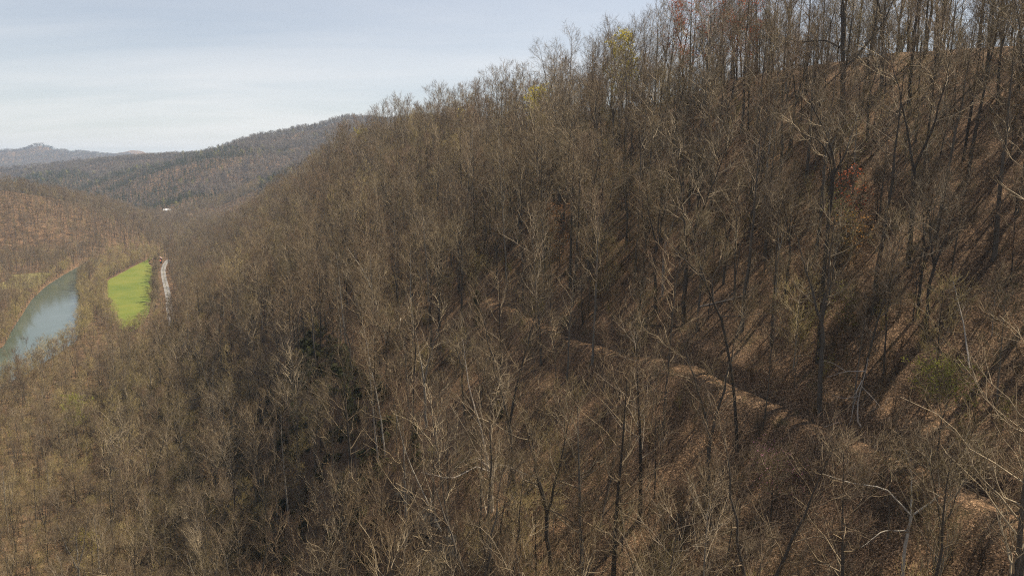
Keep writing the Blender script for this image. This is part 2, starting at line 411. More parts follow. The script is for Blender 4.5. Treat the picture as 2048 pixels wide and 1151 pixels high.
def make_bare(name, seed, H=24., cb=0.45, cr=4.2, r0=0.2, forks=0, lean=0.0, lod=0, mats=('bark', 'twig'), leaves=None, leaf_n=0, leaf_s=0.2,
              limbs=None, dens=1.0, tw=0.016, ang1=(32, 68)):
    """a leafless broadleaf tree: returns (trunk mesh, crown mesh)"""
    rng = np.random.RandomState(seed)
    tr, cw = MB(), MB()
    S0 = (8, 5, 3)[lod]
    leads = []
    if limbs is None:
        K = (10, 6, 3)[lod]
        lx, ly = lean * H * math.cos(seed), lean * H * math.sin(seed)
        fh = H * rng.uniform(0.32, 0.5)
        if forks:
            C, q = chain([(0, 0, -1.2), (0, 0, 0.3), (lx * .4, ly * .4, fh)], r0 * 1.15, r0 * 0.8, K, rng, H * 0.004)
            tr.tubes(C[None], q[None], S0)
            a0 = rng.uniform(0, 6.28)
            for k in range(forks):
                a = a0 + k * 6.28 / forks + rng.uniform(-.4, .4); sp = H * rng.uniform(0.07, 0.13); hh = H * rng.uniform(0.88, 1.0)
                e = C[-1]
                C2, q2 = chain([e, e + np.array([math.cos(a) * sp * .45, math.sin(a) * sp * .45, (hh - fh) * .3]),
                                np.array([lx + math.cos(a) * sp * 1.3, ly + math.sin(a) * sp * 1.3, hh])], r0 * 0.62, 0.02, K, rng, H * 0.004)
                tr.tubes(C2[None], q2[None], S0); leads.append((C2, q2, 0.12))
        else:
            C, q = chain([(0, 0, -1.2), (0, 0, 0.3), (lx * .35, ly * .35, H * .45), (lx, ly, H)], r0 * 1.15, 0.02, K, rng, H * 0.004)
            q = np.maximum(q, 0.015); tr.tubes(C[None], q[None], S0); leads.append((C, q, cb))
    else:
        for pts, ra, rb, t0 in limbs:
            C, q = chain(pts, ra, rb, 10, rng, 0.05); tr.tubes(C[None], q[None], 8)
            if t0 < 1: leads.append((C, q, t0))
    tips = []; limb = 1
    n1 = int((20, 13, 9)[lod] * dens / max(1, len(leads)) ** 0.6)
    for C, q, t0 in leads:
        def L1(t, r, t0=t0):
            x = (t - t0) / (1 - t0)
            return cr * (0.30 + 0.85 * np.sin(np.clip(0.55 + x * 2.4, 0, 3.1))) * r.uniform(0.65, 1.2, t.shape) * (0.8 if len(leads) > 1 else 1)
        P1, R1 = spawn(rng, C[None], q[None], n1, t0, 0.985, ang1, L1, (6, 4, 2)[lod], 0.12, 0.22, 0.045, 0.5, 0.03)
        R1 = np.minimum(R1, 0.12)
        if lod < 2:
            R1 = np.maximum(R1, 0.02); cw.tubes(P1, R1, (4, 3)[lod], limb)
            P2, R2 = spawn(rng, P1, R1, (6, 5)[lod], 0.22, 1.0, (25, 60), lambda t, r: cr * 0.45 * (1.15 - 0.6 * t) * r.uniform(0.5, 1.3, t.shape), (4, 3)[lod], 0.10, 0.2, 0.06, 0.6, 0.024)
            cw.tubes(P2, R2, 3, limb)
            if lod == 0:
                P3, R3 = spawn(rng, P2, R2, 3, 0.2, 1.0, (25, 60), lambda t, r: cr * 0.23 * (1.1 - 0.5 * t) * r.uniform(0.5, 1.3, t.shape), 3, 0.08, 0.15, 0.06, 0.7, tw)
                cw.tubes(P3, R3, 3)
                P4, R4 = spawn(rng, P3, R3, 2, 0.1, 1.0, (20, 60), 0.9, 2, 0.06, 0.1, 0, 0.8, tw * 0.85, 0.5)
                cw.cones(P4[:, 0], P4[:, 1], R4[:, 0]); tips.append(P4[:, 1])
            else:
                P3, R3 = spawn(rng, P2, R2, 7, 0.1, 1.0, (22, 60), cr * 0.24, 2, 0.08, 0.15, 0, 0.8, tw * 1.8, 0.5)
                cw.cones(P3[:, 0], P3[:, 1], R3[:, 0]); tips.append(P3[:, 1])
        else:
            cw.cones(P1[:, 0], P1[:, 1], np.maximum(R1[:, 0], 0.07))
            P2, R2 = spawn(rng, P1, R1, 11, 0.05, 1.0, (22, 65), cr * 0.42, 2, 0.1, 0.1, 0, 0.8, tw * 7, 0.5)
            cw.cones(P2[:, 0], P2[:, 1], R2[:, 0]); tips.append(P2[:, 1])
    if not leads:      # a dead tree keeps only short broken spurs
        for pts, ra, rb, t0 in limbs:
            C, q = chain(pts, ra, rb, 8); P1, R1 = spawn(rng, C[None], q[None], 4, .3, 1, (35, 75), cr, 2, .1, 0, 0, .5, .012)
            cw.cones(P1[:, 0], P1[:, 1], R1[:, 0]); tips.append(P1[:, 1])
    tips = np.concatenate(tips)
    mlist = [M[mats[1]], M[mats[1] if mats[1] == 'dead_wood' or lod == 2 else 'limb']]
    if leaves:
        mlist.append(M[leaves])
        pick = tips[rng.randint(0, len(tips), leaf_n)] + rng.normal(size=(leaf_n, 3)) * (0.15, 0.3, 0.6)[lod]
        cw.leaves(rng, pick, leaf_s, 2)
    return tr.mesh(name + '_trunk', [M[mats[0]]]), cw.mesh(name + '_crown', mlist)

def make_evergreen(name, seed, H=14., r=2.6, lod=0):
    rng = np.random.RandomState(seed); tr, cw = MB(), MB()
    C, q = chain([(0, 0, -1), (0, 0, H * .5), (0.1, 0, H)], 0.16 * H / 14, 0.01, 6, rng, 0.03); tr.tubes(C[None], q[None], (7, 4, 3)[lod])
    n1 = (70, 40, 22)[lod]
    P1, R1 = spawn(rng, C[None], q[None], n1, 0.16, 0.99, (68, 100), lambda t, g: r * np.clip(1.12 - t, 0.08, 1) ** 0.75 * g.uniform(0.65, 1.15, t.shape), (4, 3, 2)[lod], 0.0, -0.12, 0.03, 0.4, 0.02)
    if lod == 2:
        P2, R2 = spawn(rng, P1, R1, 7, 0.05, 1, (25, 70), r * 0.42, 2, 0.05, -0.1, 0, 1, 0.16, 0.5)
        cw.cones(P2[:, 0], P2[:, 1], R2[:, 0])
    else:
        cw.tubes(P1, R1, 3)
        P2, R2 = spawn(rng, P1, R1, (9, 7)[lod], 0.12, 1, (35, 65), r * 0.28, 2, 0.0, -0.1, 0, 1, 0.012)
        P3, R3 = spawn(rng, P2, R2, (9, 6)[lod], 0.0, 1, (25, 70), (0.26, 0.4)[lod], 2, 0.05, 0, 0, 1, (0.022, 0.05)[lod], 0.3)
        cw.cones(P2[:, 0], P2[:, 1], 0.02); cw.cones(P3[:, 0], P3[:, 1], R3[:, 0])
    return tr.mesh(name + '_trunk', [M['bark']]), cw.mesh(name + '_crown', [M['needle']])

def make_brush(name, seed, H=4., n=7, mat='twig', leaves=None, leaf_n=0, lod=0):
    """many-stemmed understorey brush as one mesh"""
    rng = np.random.RandomState(seed); b = MB()
    cs = []; rs = []
    for k in range(n):
        a = rng.uniform(0, 6.28); sp = rng.uniform(0.05, 0.4) * H; h = H * rng.uniform(0.55, 1.0)
        C, q = chain([(rng.normal() * .15, rng.normal() * .15, -0.3), (math.cos(a) * sp * .3, math.sin(a) * sp * .3, h * .5), (math.cos(a) * sp, math.sin(a) * sp, h)], 0.03, 0.008, 5, rng, 0.05)
        cs.append(C); rs.append(q)
    P, Q = np.array(cs), np.array(rs)
    b.tubes(P, Q, 3)
    P2, R2 = spawn(rng, P, Q, (7, 5)[lod], 0.2, 1, (25, 65), H * 0.22, 3, 0.1, 0.1, 0.06, 0.6, 0.009)
    b.tubes(P2, R2, 3)
    P3, R3 = spawn(rng, P2, R2, (6, 4)[lod], 0.15, 1, (20, 65), H * 0.09, 2, 0.05, 0.1, 0, 0.8, (0.009, 0.016)[lod], 0.5)
    b.cones(P3[:, 0], P3[:, 1], R3[:, 0])
    ml = [M[mat]]
    if leaves:
        ml.append(M[leaves]); pk = P3[:, 1][rng.randint(0, len(P3), leaf_n)] + rng.normal(size=(leaf_n, 3)) * .1
        b.leaves(rng, pk, 0.14, 1)
    return b.mesh(name, ml)

# ------------------------------------------------------------------ object helpers
def tag(o, label=None, cat=None, group=None, kind=None):
    if label: o['label'] = label
    if cat: o['category'] = cat
    if group: o['group'] = group
    if kind: o['kind'] = kind
    return o
def obj(name, me, parent=None, loc=None):
    o = bpy.data.objects.new(name, me); COL.objects.link(o)
    if parent is not None: o.parent = parent
    if loc is not None: o.location = loc
    return o
def tree_obj(name, meshes, loc, rz, sc, label, cat, group=None, tilt=(0, 0)):
    e = bpy.data.objects.new(name, None); COL.objects.link(e)
    e.location = loc; e.rotation_euler = (tilt[0], tilt[1], rz)
    e.scale = (sc, sc, sc) if not isinstance(sc, tuple) else sc
    tag(e, label, cat, group)
    obj('trunk', meshes[0], e); obj('crown', meshes[1], e)
    return e

def scatter(name, protos, pts, idx, rot, scl, label, cat, hidden_name):
    """one mass of plants: protos is a list of tuples of meshes, pts (N,3)"""
    col = bpy.data.collections.new(hidden_name)
    for k, ms in enumerate(protos):
        sub = bpy.data.collections.new('%s_%02d' % (hidden_name, k)); col.children.link(sub)
        for j, me in enumerate(ms):
            o = bpy.data.objects.new('%s_%02d_%d' % (hidden_name, k, j), me); sub.objects.link(o)
    me = bpy.data.meshes.new(name)
    me.vertices.add(len(pts)); me.vertices.foreach_set('co', np.asarray(pts, np.float32).ravel())
    a = me.attributes.new('proto', 'INT', 'POINT'); a.data.foreach_set('value', np.asarray(idx, np.int32))
    a = me.attributes.new('turn', 'FLOAT_VECTOR', 'POINT'); a.data.foreach_set('vector', np.asarray(rot, np.float32).ravel())
    a = me.attributes.new('size', 'FLOAT_VECTOR', 'POINT'); a.data.foreach_set('vector', np.asarray(scl, np.float32).ravel())
    o = obj(name, me); tag(o, label, cat, kind='stuff')
    ng = bpy.data.node_groups.new(name + '_nodes', 'GeometryNodeTree')
    ng.interface.new_socket('Geometry', in_out='INPUT', socket_type='NodeSocketGeometry')
    ng.interface.new_socket('Geometry', in_out='OUTPUT', socket_type='NodeSocketGeometry')
    N = ng.nodes.new
    gi, go = N('NodeGroupInput'), N('NodeGroupOutput')
    ci = N('GeometryNodeCollectionInfo'); ci.inputs['Collection'].default_value = col
    ci.inputs['Separate Children'].default_value = True; ci.inputs['Reset Children'].default_value = True
    ip = N('GeometryNodeInstanceOnPoints'); ip.inputs['Pick Instance'].default_value = True
    def attr(nm, dt):
        q = N('GeometryNodeInputNamedAttribute'); q.data_type = dt; q.inputs['Name'].default_value = nm
        return [s for s in q.outputs if s.enabled and s.name == 'Attribute'][0]
    L = ng.links.new
    L(gi.outputs[0], ip.inputs['Points']); L(ci.outputs[0], ip.inputs['Instance'])
    L(attr('proto', 'INT'), ip.inputs['Instance Index'])
    e2r = N('FunctionNodeEulerToRotation'); L(attr('turn', 'FLOAT_VECTOR'), e2r.inputs[0]); L(e2r.outputs[0], ip.inputs['Rotation'])
    L(attr('size', 'FLOAT_VECTOR'), ip.inputs['Scale'])
    L(ip.outputs[0], go.inputs[0])
    md = o.modifiers.new('scatter', 'NODES'); md.node_group = ng
    return o

# ------------------------------------------------------------------ ground sheet
def lines(lo, hi, step, far, g):
    a = list(np.arange(lo, hi + step * .5, step)); s = step; q = a[-1]; w = []
    while q < far: s *= g; q += s; w.append(q)
    s = step; q = a[0]; w2 = []
    while q > -far: s *= g; q -= s; w2.append(q)
    return np.array(w2[::-1] + a + w)
GU = lines(-30, 200, 1.3, 9000, 1.035); GV = lines(-62, 134, 1.1, 9000, 1.035)
GV = np.sort(np.concatenate([GV, (GV[:-1] + GV[1:])[(GV[:-1] > 54) & (GV[:-1] < 70)] / 2]))
GU = np.sort(np.concatenate([GU, np.arange(6000, 7500, 42.) + .37])); GV = np.sort(np.concatenate([GV, np.arange(-1700, -420, 38.) + .37]))
gu, gv = np.meshgrid(GU, GV, indexing='ij')
gx, gy = xy_of(gu, gv)
gz = terrain(gx, gy)
nu, nv = gu.shape
ix = np.arange(nu * nv).reshape(nu, nv)
q = np.stack([ix[:-1, :-1], ix[1:, :-1], ix[1:, 1:], ix[:-1, 1:]], -1).reshape(-1, 4)[:, ::-1]
ground = obj('ground', mesh_np('ground', np.stack([gx, gy, gz], -1).reshape(-1, 3), q, None, True, [M['ground']]))
tag(ground, 'steep hillside and valley floor covered in brown leaf litter', 'ground', kind='structure')
def gz_at(x, y): return float(terrain(np.array([x]), np.array([y]))[0])

# ------------------------------------------------------------------ river, meadow, gravel road
m = NT('river_water'); b = m.bsdf(0.09, 0.5); b.inputs['IOR'].default_value = 1.5
pp = m.pos()
m.l(m.ramp(m.noise(pp, 0.03, 3), [(0.35, (0.055, 0.075, 0.055)), (0.65, (0.07, 0.09, 0.074))]), b.inputs['Base Color'])
mpn = m.n('Mapping'); mpn.inputs['Rotation'].default_value = (0, 0, R(27)); mpn.inputs['Scale'].default_value = (1.0, 0.35, 1); m.l(pp, mpn.inputs[0])
m.bump(m.noise(mpn.outputs[0], 0.9, 4, 0.6), b, 0.05, 0.10)
M['water'] = m.m
rv = []
for i in range(len(RIVER_UV) - 1):
    (u0, v0, w0), (u1, v1, w1) = RIVER_UV[i], RIVER_UV[i + 1]
    for k in range(8):
        t = k / 8; rv.append((u0 + (u1 - u0) * t, v0 + (v1 - v0) * t, w0 + (w1 - w0) * t))
rv = np.array(rv); tg = np.gradient(rv[:, :2], axis=0); tg /= np.linalg.norm(tg, axis=1, keepdims=True)
nn = np.stack([-tg[:, 1], tg[:, 0]], 1)
cols = []
for f in np.linspace(-1, 1, 5):
    uvp = rv[:, :2] + nn * (rv[:, 2:3] + 4.5) * f
    x_, y_ = xy_of(uvp[:, 0], uvp[:, 1]); cols.append(np.stack([x_, y_, np.full_like(x_, 0.9)], 1))
V = np.stack(cols, 1); n0, n1_ = V.shape[:2]
ix = np.arange(n0 * n1_).reshape(n0, n1_)
q = np.stack([ix[:-1, :-1], ix[1:, :-1], ix[1:, 1:], ix[:-1, 1:]], -1).reshape(-1, 4)[:, ::-1]
river = obj('river', mesh_np('river', V.reshape(-1, 3), q, None, True, [M['water']]))
tag(river, 'calm green river bending through the valley below the hill', 'river', kind='structure')

m = NT('meadow_grass'); b = m.bsdf(0.85, 0.15); pp = m.pos()
c1 = m.ramp(m.noise(pp, 0.035, 5, 0.6), [(0.3, (0.085, 0.118, 0.020)), (0.5, (0.118, 0.140, 0.024)), (0.72, (0.155, 0.155, 0.032))])
f2 = m.noise(pp, 1.3, 5, 0.7)
m.l(m.mix(1.0, c1, m.ramp(f2, [(0.3, (0.75, 0.78, 0.75)), (0.7, (1.2, 1.18, 1.15))]), 'MULTIPLY'), b.inputs['Base Color'])
m.bump(f2, b, 0.6, 0.15); M['grass'] = m.m
def inside(px, py, poly):
    r = np.zeros(np.shape(px), bool); j = len(poly) - 1
    for i in range(len(poly)):
        (xi, yi), (xj, yj) = poly[i], poly[j]
        r ^= ((yi > py) != (yj > py)) & (px < (xj - xi) * (py - yi) / (yj - yi + 1e-12) + xi)
        j = i
    return r
import bmesh
bm = bmesh.new()
vs = [bm.verts.new((*xy_of(u, v), 2.42)) for u, v in FIELD_UV]
f = bm.faces.new(vs)
if f.normal.z < 0: f.normal_flip()
bmesh.ops.triangulate(bm, faces=bm.faces[:])
me = bpy.data.meshes.new('meadow'); bm.to_mesh(me); bm.free(); me.materials.append(M['grass'])
if me.polygons[0].normal.z < 0: me.flip_normals()
meadow = obj('field', me); tag(meadow, 'bright green mown meadow on the valley floor beside the river', 'field', kind='structure')

M['bar_grass'] = plain_mat('dry_bank_grass', (0.17, 0.15, 0.055), .9, .3, .15)
gu2, gv2 = np.meshgrid(np.linspace(705, 800, 20), np.linspace(-134, -103, 10), indexing='ij')
x_, y_ = xy_of(gu2 + 4 * fbm(gv2 / 8, gu2 / 9, 2), gv2 + 5 * fbm(gu2 / 14, gv2 / 9, 2))
ix = np.arange(200).reshape(20, 10)
bank = obj('river_bank', mesh_np('river_bank', np.stack([x_, y_, terrain(x_, y_) + .12], -1).reshape(-1, 3), np.stack([ix[:-1, :-1], ix[1:, :-1], ix[1:, 1:], ix[:-1, 1:]], -1).reshape(-1, 4)[:, ::-1], None, True, [M['bar_grass']]))
tag(bank, 'pale dry grass clearing on the far river bank', 'river bank', kind='structure')

m = NT('pale_gravel'); b = m.bsdf(0.9, 0.2); pp = m.pos()
m.l(m.ramp(m.noise(pp, 2.2, 5, 0.7), [(0.3, (0.17, 0.165, 0.155)), (0.7, (0.30, 0.29, 0.275))]), b.inputs['Base Color'])
m.bump(m.noise(pp, 6, 4), b, 0.5, 0.05); M['gravel'] = m.m
M['gravel_dark'] = plain_mat('trodden_centre_strip', (0.17, 0.16, 0.12), 0.95, 0.35, 0.8)
ru = np.interp(np.linspace(0, 1, 60), np.linspace(0, 1, len(ROAD_UV)), [p[0] for p in ROAD_UV])
rvv = np.interp(ru, [p[0] for p in ROAD_UV], [p[1] for p in ROAD_UV])
def strip(name, mat, lo, hi, z, n=6):
    cols = []
    for f in np.linspace(lo, hi, n):
        x_, y_ = xy_of(ru, rvv + f); cols.append(np.stack([x_, y_, np.full_like(x_, z - 0.03 * abs(f))], 1))
    V = np.stack(cols, 1); ix = np.arange(V.shape[0] * n).reshape(V.shape[0], n)
    q = np.stack([ix[:-1, :-1], ix[1:, :-1], ix[1:, 1:], ix[:-1, 1:]], -1).reshape(-1, 4)[:, ::-1]
    return mesh_np(name, V.reshape(-1, 3), q, None, True, [mat])
road = tag(obj('road', strip('road', M['gravel'], -2.1, 2.1, 2.80)), 'pale gravel lane running along the foot of the hill to the house', 'road', kind='structure')
obj('centre_strip', strip('centre_strip', M['gravel_dark'], -0.3, 0.3, 2.815, 2), road)

# ------------------------------------------------------------------ prototype plants
NEAR = []
for k, kw in enumerate([dict(H=25, cb=.34, cr=5.2, r0=.27), dict(H=26, forks=2, cr=5.0, r0=.29), dict(H=24, cb=.40, cr=4.6, r0=.21, lean=.07), dict(H=27, cb=.46, cr=4.8, r0=.26),
                        dict(H=24, forks=3, cr=5.0, r0=.28), dict(H=22, cb=.32, cr=5.2, r0=.17, lean=.12), dict(H=26, cb=.42, cr=4.2, r0=.20), dict(H=23, forks=2, cr=5.2, r0=.24, lean=.05)]):
    NEAR.append(make_bare('bare_tree', 11 + k, lod=0, dens=1.0, **kw))
SMALL = []
for k, kw in enumerate([dict(H=12, cb=.3, cr=2.5, r0=.08), dict(H=14, cb=.4, cr=2.3, r0=.09, lean=.06), dict(H=10, cb=.25, cr=2.6, r0=.075, lean=.1), dict(H=13, forks=2, cr=2.4, r0=.09)]):
    SMALL.append(make_bare('young_tree', 41 + k, lod=0, dens=0.75, **kw))
for k, kw in enumerate([dict(H=11, cb=.14, cr=3.3, r0=.09), dict(H=12, forks=2, cr=3.2, r0=.10), dict(H=9, cb=.1, cr=3.4, r0=.08, lean=.06)]):
    SMALL.append(make_bare('bushy_tree', 51 + k, lod=0, dens=0.95, mats=('bark', ('olive_twig', 'twig', 'olive_twig')[k]), **kw))
MID = []
for k, kw in enumerate([dict(H=24, cb=.38, cr=4.6, r0=.2), dict(H=25, forks=2, cr=4.6, r0=.22), dict(H=22, cb=.42, cr=4.6, r0=.18, lean=.05), dict(H=23, forks=3, cr=4.4, r0=.2), dict(H=18, cb=.3, cr=4.4, r0=.15), dict(H=15, cb=.25, cr=4.0, r0=.13)]):
    MID.append(make_bare('wood_tree', 61 + k, lod=1, mats=('bark', 'olive_twig' if k == 4 else 'twig'), dens=1.25, tw=.014, **kw))
FAR = []
for k, kw in enumerate([dict(H=17, cb=.2, cr=5.6, r0=.17), dict(H=19, cb=.25, cr=5.4, r0=.18), dict(H=15, cb=.18, cr=5.8, r0=.16), dict(H=17, forks=2, cr=6.0, r0=.18)]):
    FAR.append(make_bare('far_tree', 81 + k, lod=2, mats=('bark', 'far_twig'), dens=1.7, tw=.018, ang1=(35, 80), **kw))
FAR.append(make_evergreen('far_evergreen', 95, 17, 3.6, 2)); FAR.append(make_evergreen('far_evergreen', 96, 14, 3.2, 2))
FAR.append(make_bare('far_budding', 97, H=17, cb=.2, cr=4.8, r0=.2, lod=2, mats=('bark', 'olive_twig'), leaves='green_leaf', leaf_n=160, leaf_s=.9, dens=1.3, tw=.018))
BRUSH = [(make_brush('brush', 101 + k, 3.4 + k * .5, 6 + k, ('twig', 'olive_twig', 'twig', 'twig')[k], ('green_leaf' if k == 1 else None), 60),) for k in range(4)]

# ------------------------------------------------------------------ where the trees stand
rng = np.random.RandomState(5)
CP, SP = math.cos(R(10)), math.sin(R(10))
def project(x, y, z):
    dz = z - 105; f = y * CP - dz * SP; up = y * SP + dz * CP
    f = np.where(f < 1, 1, f)
    return 1024 + 1384 * x / f, 575.5 - 1384 * up / f, f
def jitter(u0, u1, v0, v1, s, jit=0.8):
    a, b_ = np.meshgrid(np.arange(u0, u1, s), np.arange(v0, v1, s), indexing='ij')
    a = a + rng.uniform(-.5, .5, a.shape) * s * jit; b_ = b_ + rng.uniform(-.5, .5, b_.shape) * s * jit
    return a.ravel(), b_.ravel()
def free(u, v, x, y, pad=0.0):
    ok = ~inside(u, v, FIELD_UV)
    dr, _ = poly_near(x, y, ROAD); ok &= dr > 4.2 + pad
    dv, hw = poly_near(x, y, RIVER); ok &= dv > hw + 1.5
    s = v - trail_v(u); ok &= ~((np.abs(s + 0.3) < 1.9 + pad) & (u > -25) & (u < 150))
    ok &= ~((np.abs(u - 826) < 11) & (np.abs(v + 11) < 8))
    return ok
def in_view(x, y, z, h, mx=260, my=260):
    px, py, f = project(x, y, z); _, pt, _ = project(x, y, z + h)
    return (px > -mx) & (px < 2048 + mx) & (pt < 1151 + my) & (py > -my - 200) & (y > 5)

# height map for telling which far woods can be seen at all
hmx = np.arange(-5200, 1600, 25.); hmy = np.arange(0, 7200, 25.)
HM = terrain(*np.meshgrid(hmx, hmy, indexing='ij'))
def hm(x, y):
    i = np.clip((x - hmx[0]) / 25, 0, len(hmx) - 1.01); j = np.clip((y - hmy[0]) / 25, 0, len(hmy) - 1.01)
    a = i.astype(int); b_ = j.astype(int); fa = i - a; fb = j - b_
    return (HM[a, b_] * (1 - fa) + HM[a + 1, b_] * fa) * (1 - fb) + (HM[a, b_ + 1] * (1 - fa) + HM[a + 1, b_ + 1] * fa) * fb
def seen(x, y, z, extra=14):
    ok = np.ones(len(x), bool)
    for s in np.linspace(0.06, 0.97, 46):
        ok &= (105 + 12 + (z + extra - 105 - 12) * s) > hm(x * s, y * s) - 4
    return ok

# heroes: (u, v) kept clear round them
HERO_UV = [(55.2, 68.4), (80.3, 101.5), (56.1, 57.2), (46.4, 59.5), (57.5, 70.5), (80.7, 37.3), (84.5, 38.5), (64.8, 84.6), (61.4, 80.7), (58, 77), (120.5, 71.5), (166, 117), (162, 112), (200, 110), (196, 105), (436, 113), (262, 108), (146, 121), (133, 120), (143, 117), (130, 116), (117, 116), (38.5, 65.5), (47, 53), (188, -24), (163, -9), (148, 33), (138, 31), (180, 30), (172, 25), (107, 35), (38.7, 75.5), (88, 33)]
def clear_of_heroes(u, v, r=2.6):
    ok = np.ones(len(u), bool)
    for a, b_ in HERO_UV: ok &= np.hypot(u - a, v - b_) > r
    return ok

# near ridge: canopy trees and young trees
u, v = jitter(-70, 480, -70, 156, 6.5)
hk = rng.choice(8, len(u)); hs = rng.uniform(0.62, 1.2, len(u))
kind = np.zeros(len(u), int)
u2, v2 = jitter(-70, 480, -70, 150, 5.6)
k2 = np.where(v2 < 14, rng.choice([4, 5, 6], len(u2)), rng.choice(7, len(u2), p=[.2, .2, .15, .2, .07, .11, .07])); s2 = rng.uniform(0.55, 1.2, len(u2))
u4, v4 = jitter(110, 480, -150, 16, 4.8)
u2 = np.concatenate([u2, u4]); v2 = np.concatenate([v2, v4]); k2 = np.concatenate([k2, rng.choice([4, 5, 6], len(u4))]); s2 = np.concatenate([s2, rng.uniform(.45, 1.0, len(u4))])
U = np.concatenate([u, u2]); Vv = np.concatenate([v, v2]); KD = np.concatenate([kind, np.ones(len(u2), int)])
PR = np.concatenate([hk, k2]); SC = np.concatenate([hs, s2])
X, Y = xy_of(U, Vv); Z = terrain(X, Y)
HT = np.where(KD == 0, 24.5 * SC, 12.2 * SC)
ok = free(U, Vv, X, Y) & clear_of_heroes(U, Vv) & in_view(X, Y, Z, HT) & (Y > 28)
# thinner stand above the trail at the right, where the litter shows
thin = ((fbm(U / 17 + 40, Vv / 17, 2) < -0.36) & (U < 260) & (Vv < 55) & (Vv > 12)) | (U < 110) & (Vv > 50) & (Vv < 108) & (rng.rand(len(U)) < 0.10)
# river bank and valley floor carry smaller trees
low = (Vv < -25) | ((U > 400) & (Vv < 8))
lf = np.where((U > 400) & (Vv < 4), 0.4, 0.72)
SC = np.where(low, SC * lf, SC); HT = np.where(low, HT * lf, HT)
ok &= ~thin
# the steep side of the hollow is thinly wooded
ok &= ~((U > 78) & (U < 205) & (Vv > 4) & (Vv < 40) & (np.random.RandomState(77).rand(len(U)) < 0.27))
# few trees just below the trail, so that its tread is open to the valley
ok &= ~((U > 0) & (U < 135) & (Vv > 40) & (Vv < 63) & (rng.rand(len(U)) < np.where(U < 40, 0.12, np.where(KD == 0, 0.65, 0.4))))
U, Vv, KD, PR, SC, X, Y, Z, HT = [a[ok] for a in (U, Vv, KD, PR, SC, X, Y, Z, HT)]
RZ = rng.uniform(0, 6.28, len(U)); TX = rng.normal(0, .03, len(U)); TY = rng.normal(0, .03, len(U))
PXB, PYB, F = project(X, Y, Z); PXT, PYT, _ = project(X, Y, Z + HT)
shown = (PXB > 10) & (PXB < 2038) & (PYT < 1060) & (PYB > 60) & seen(X, Y, Z, 8)
size = np.where(shown, (np.minimum(PYB, 1151) - np.maximum(PYT, 0)), -1)
order = np.argsort(-size)
single = order[:258]
rest = order[258:]

def words(u, v, px, h, kd, pr):
    if v > 108: zone = 'on the ridge crest'
    elif v > 82: zone = 'on the upper slope'
    elif v > 63: zone = 'just above the old trail'
    elif v > 46: zone = 'just below the old trail'
    elif v > 26: zone = 'by the dark hollow'
    else: zone = 'low near the slope foot'
    c = ('far left', 'left of centre', 'in the middle', 'right of centre', 'near right edge')[int(np.clip(px / 2048 * 5, 0, 4))]
    if kd == 0:
        form = ('straight', 'forked', 'slim leaning', 'tall-boled', 'three-stemmed', 'leaning', 'slender', 'twin-stemmed')[pr]
        sz = 'very tall' if h > 25 else ('tall' if h > 20.5 else 'mid-sized')
    else:
        form = ('straight', 'slim leaning', 'bushy', 'forked', 'olive bushy', 'rounded', 'low olive')[pr]
        sz = 'young' if h > 11 else 'small young'
    return '%s %s bare tree %s, %s' % (sz, form, zone, c), 'bare trees ' + zone
named = {}
for i in single:
    named.setdefault(words(U[i], Vv[i], PXB[i], HT[i], KD[i], PR[i]), []).append(i)
LABEL = {}
for (lab, grp), mem in named.items():
    mem.sort(key=lambda i: PXB[i])
    for k, i in enumerate(mem):
        suf = '' if len(mem) == 1 else (', leftmost' if k == 0 else (', rightmost' if k == len(mem) - 1 else ', %s leftmost' % ('second', 'third', 'fourth', 'fifth', 'sixth', 'seventh')[k - 1]))
        LABEL[i] = (lab + suf, grp)
for i in single:
    lab, grp = LABEL[i]
    pro = (NEAR if KD[i] == 0 else SMALL)[PR[i]]
    tree_obj('bare_tree', pro, (X[i], Y[i], Z[i]), RZ[i], SC[i], lab, 'tree', grp, (TX[i], TY[i]))

# the rest of the near woods: counted by nobody
PROT = NEAR + SMALL + MID
dist = np.hypot(X[rest], Y[rest])
pidx = np.where(KD[rest] == 1, 8 + PR[rest], np.where(dist < 230, PR[rest], 15 + PR[rest] % 6))
psc = SC[rest]
scatter('woods', PROT, np.stack([X[rest], Y[rest], Z[rest]], 1), pidx, np.stack([TX[rest], TY[rest], RZ[rest]], 1), np.repeat(psc[:, None], 3, 1),
        'dense leafless woods covering the near hillside behind the nearest trees', 'woods', 'woods_tree')

# brush under the near trees
u, v = jitter(-30, 330, -50, 140, 2.7)
x, y = xy_of(u, v); z = terrain(x, y)
ok = free(u, v, x, y, 0.0) & in_view(x, y, z, 4, 60, 60) & (y > 28) & (fbm(u / 14, v / 14, 3) > np.where((u < 125) & (v > 48), -0.02, -0.3))
x, y, z = x[ok], y[ok], z[ok]; n = len(x)
scatter('undergrowth', BRUSH, np.stack([x, y, z], 1), rng.choice(4, n, p=[.4, .12, .28, .2]), np.stack([np.zeros(n), np.zeros(n), rng.uniform(0, 6.28, n)], 1),
        np.repeat(rng.uniform(.4, 1.1, (n, 1)), 3, 1), 'thin brown brush and saplings under the hillside trees', 'undergrowth', 'brush_plant')

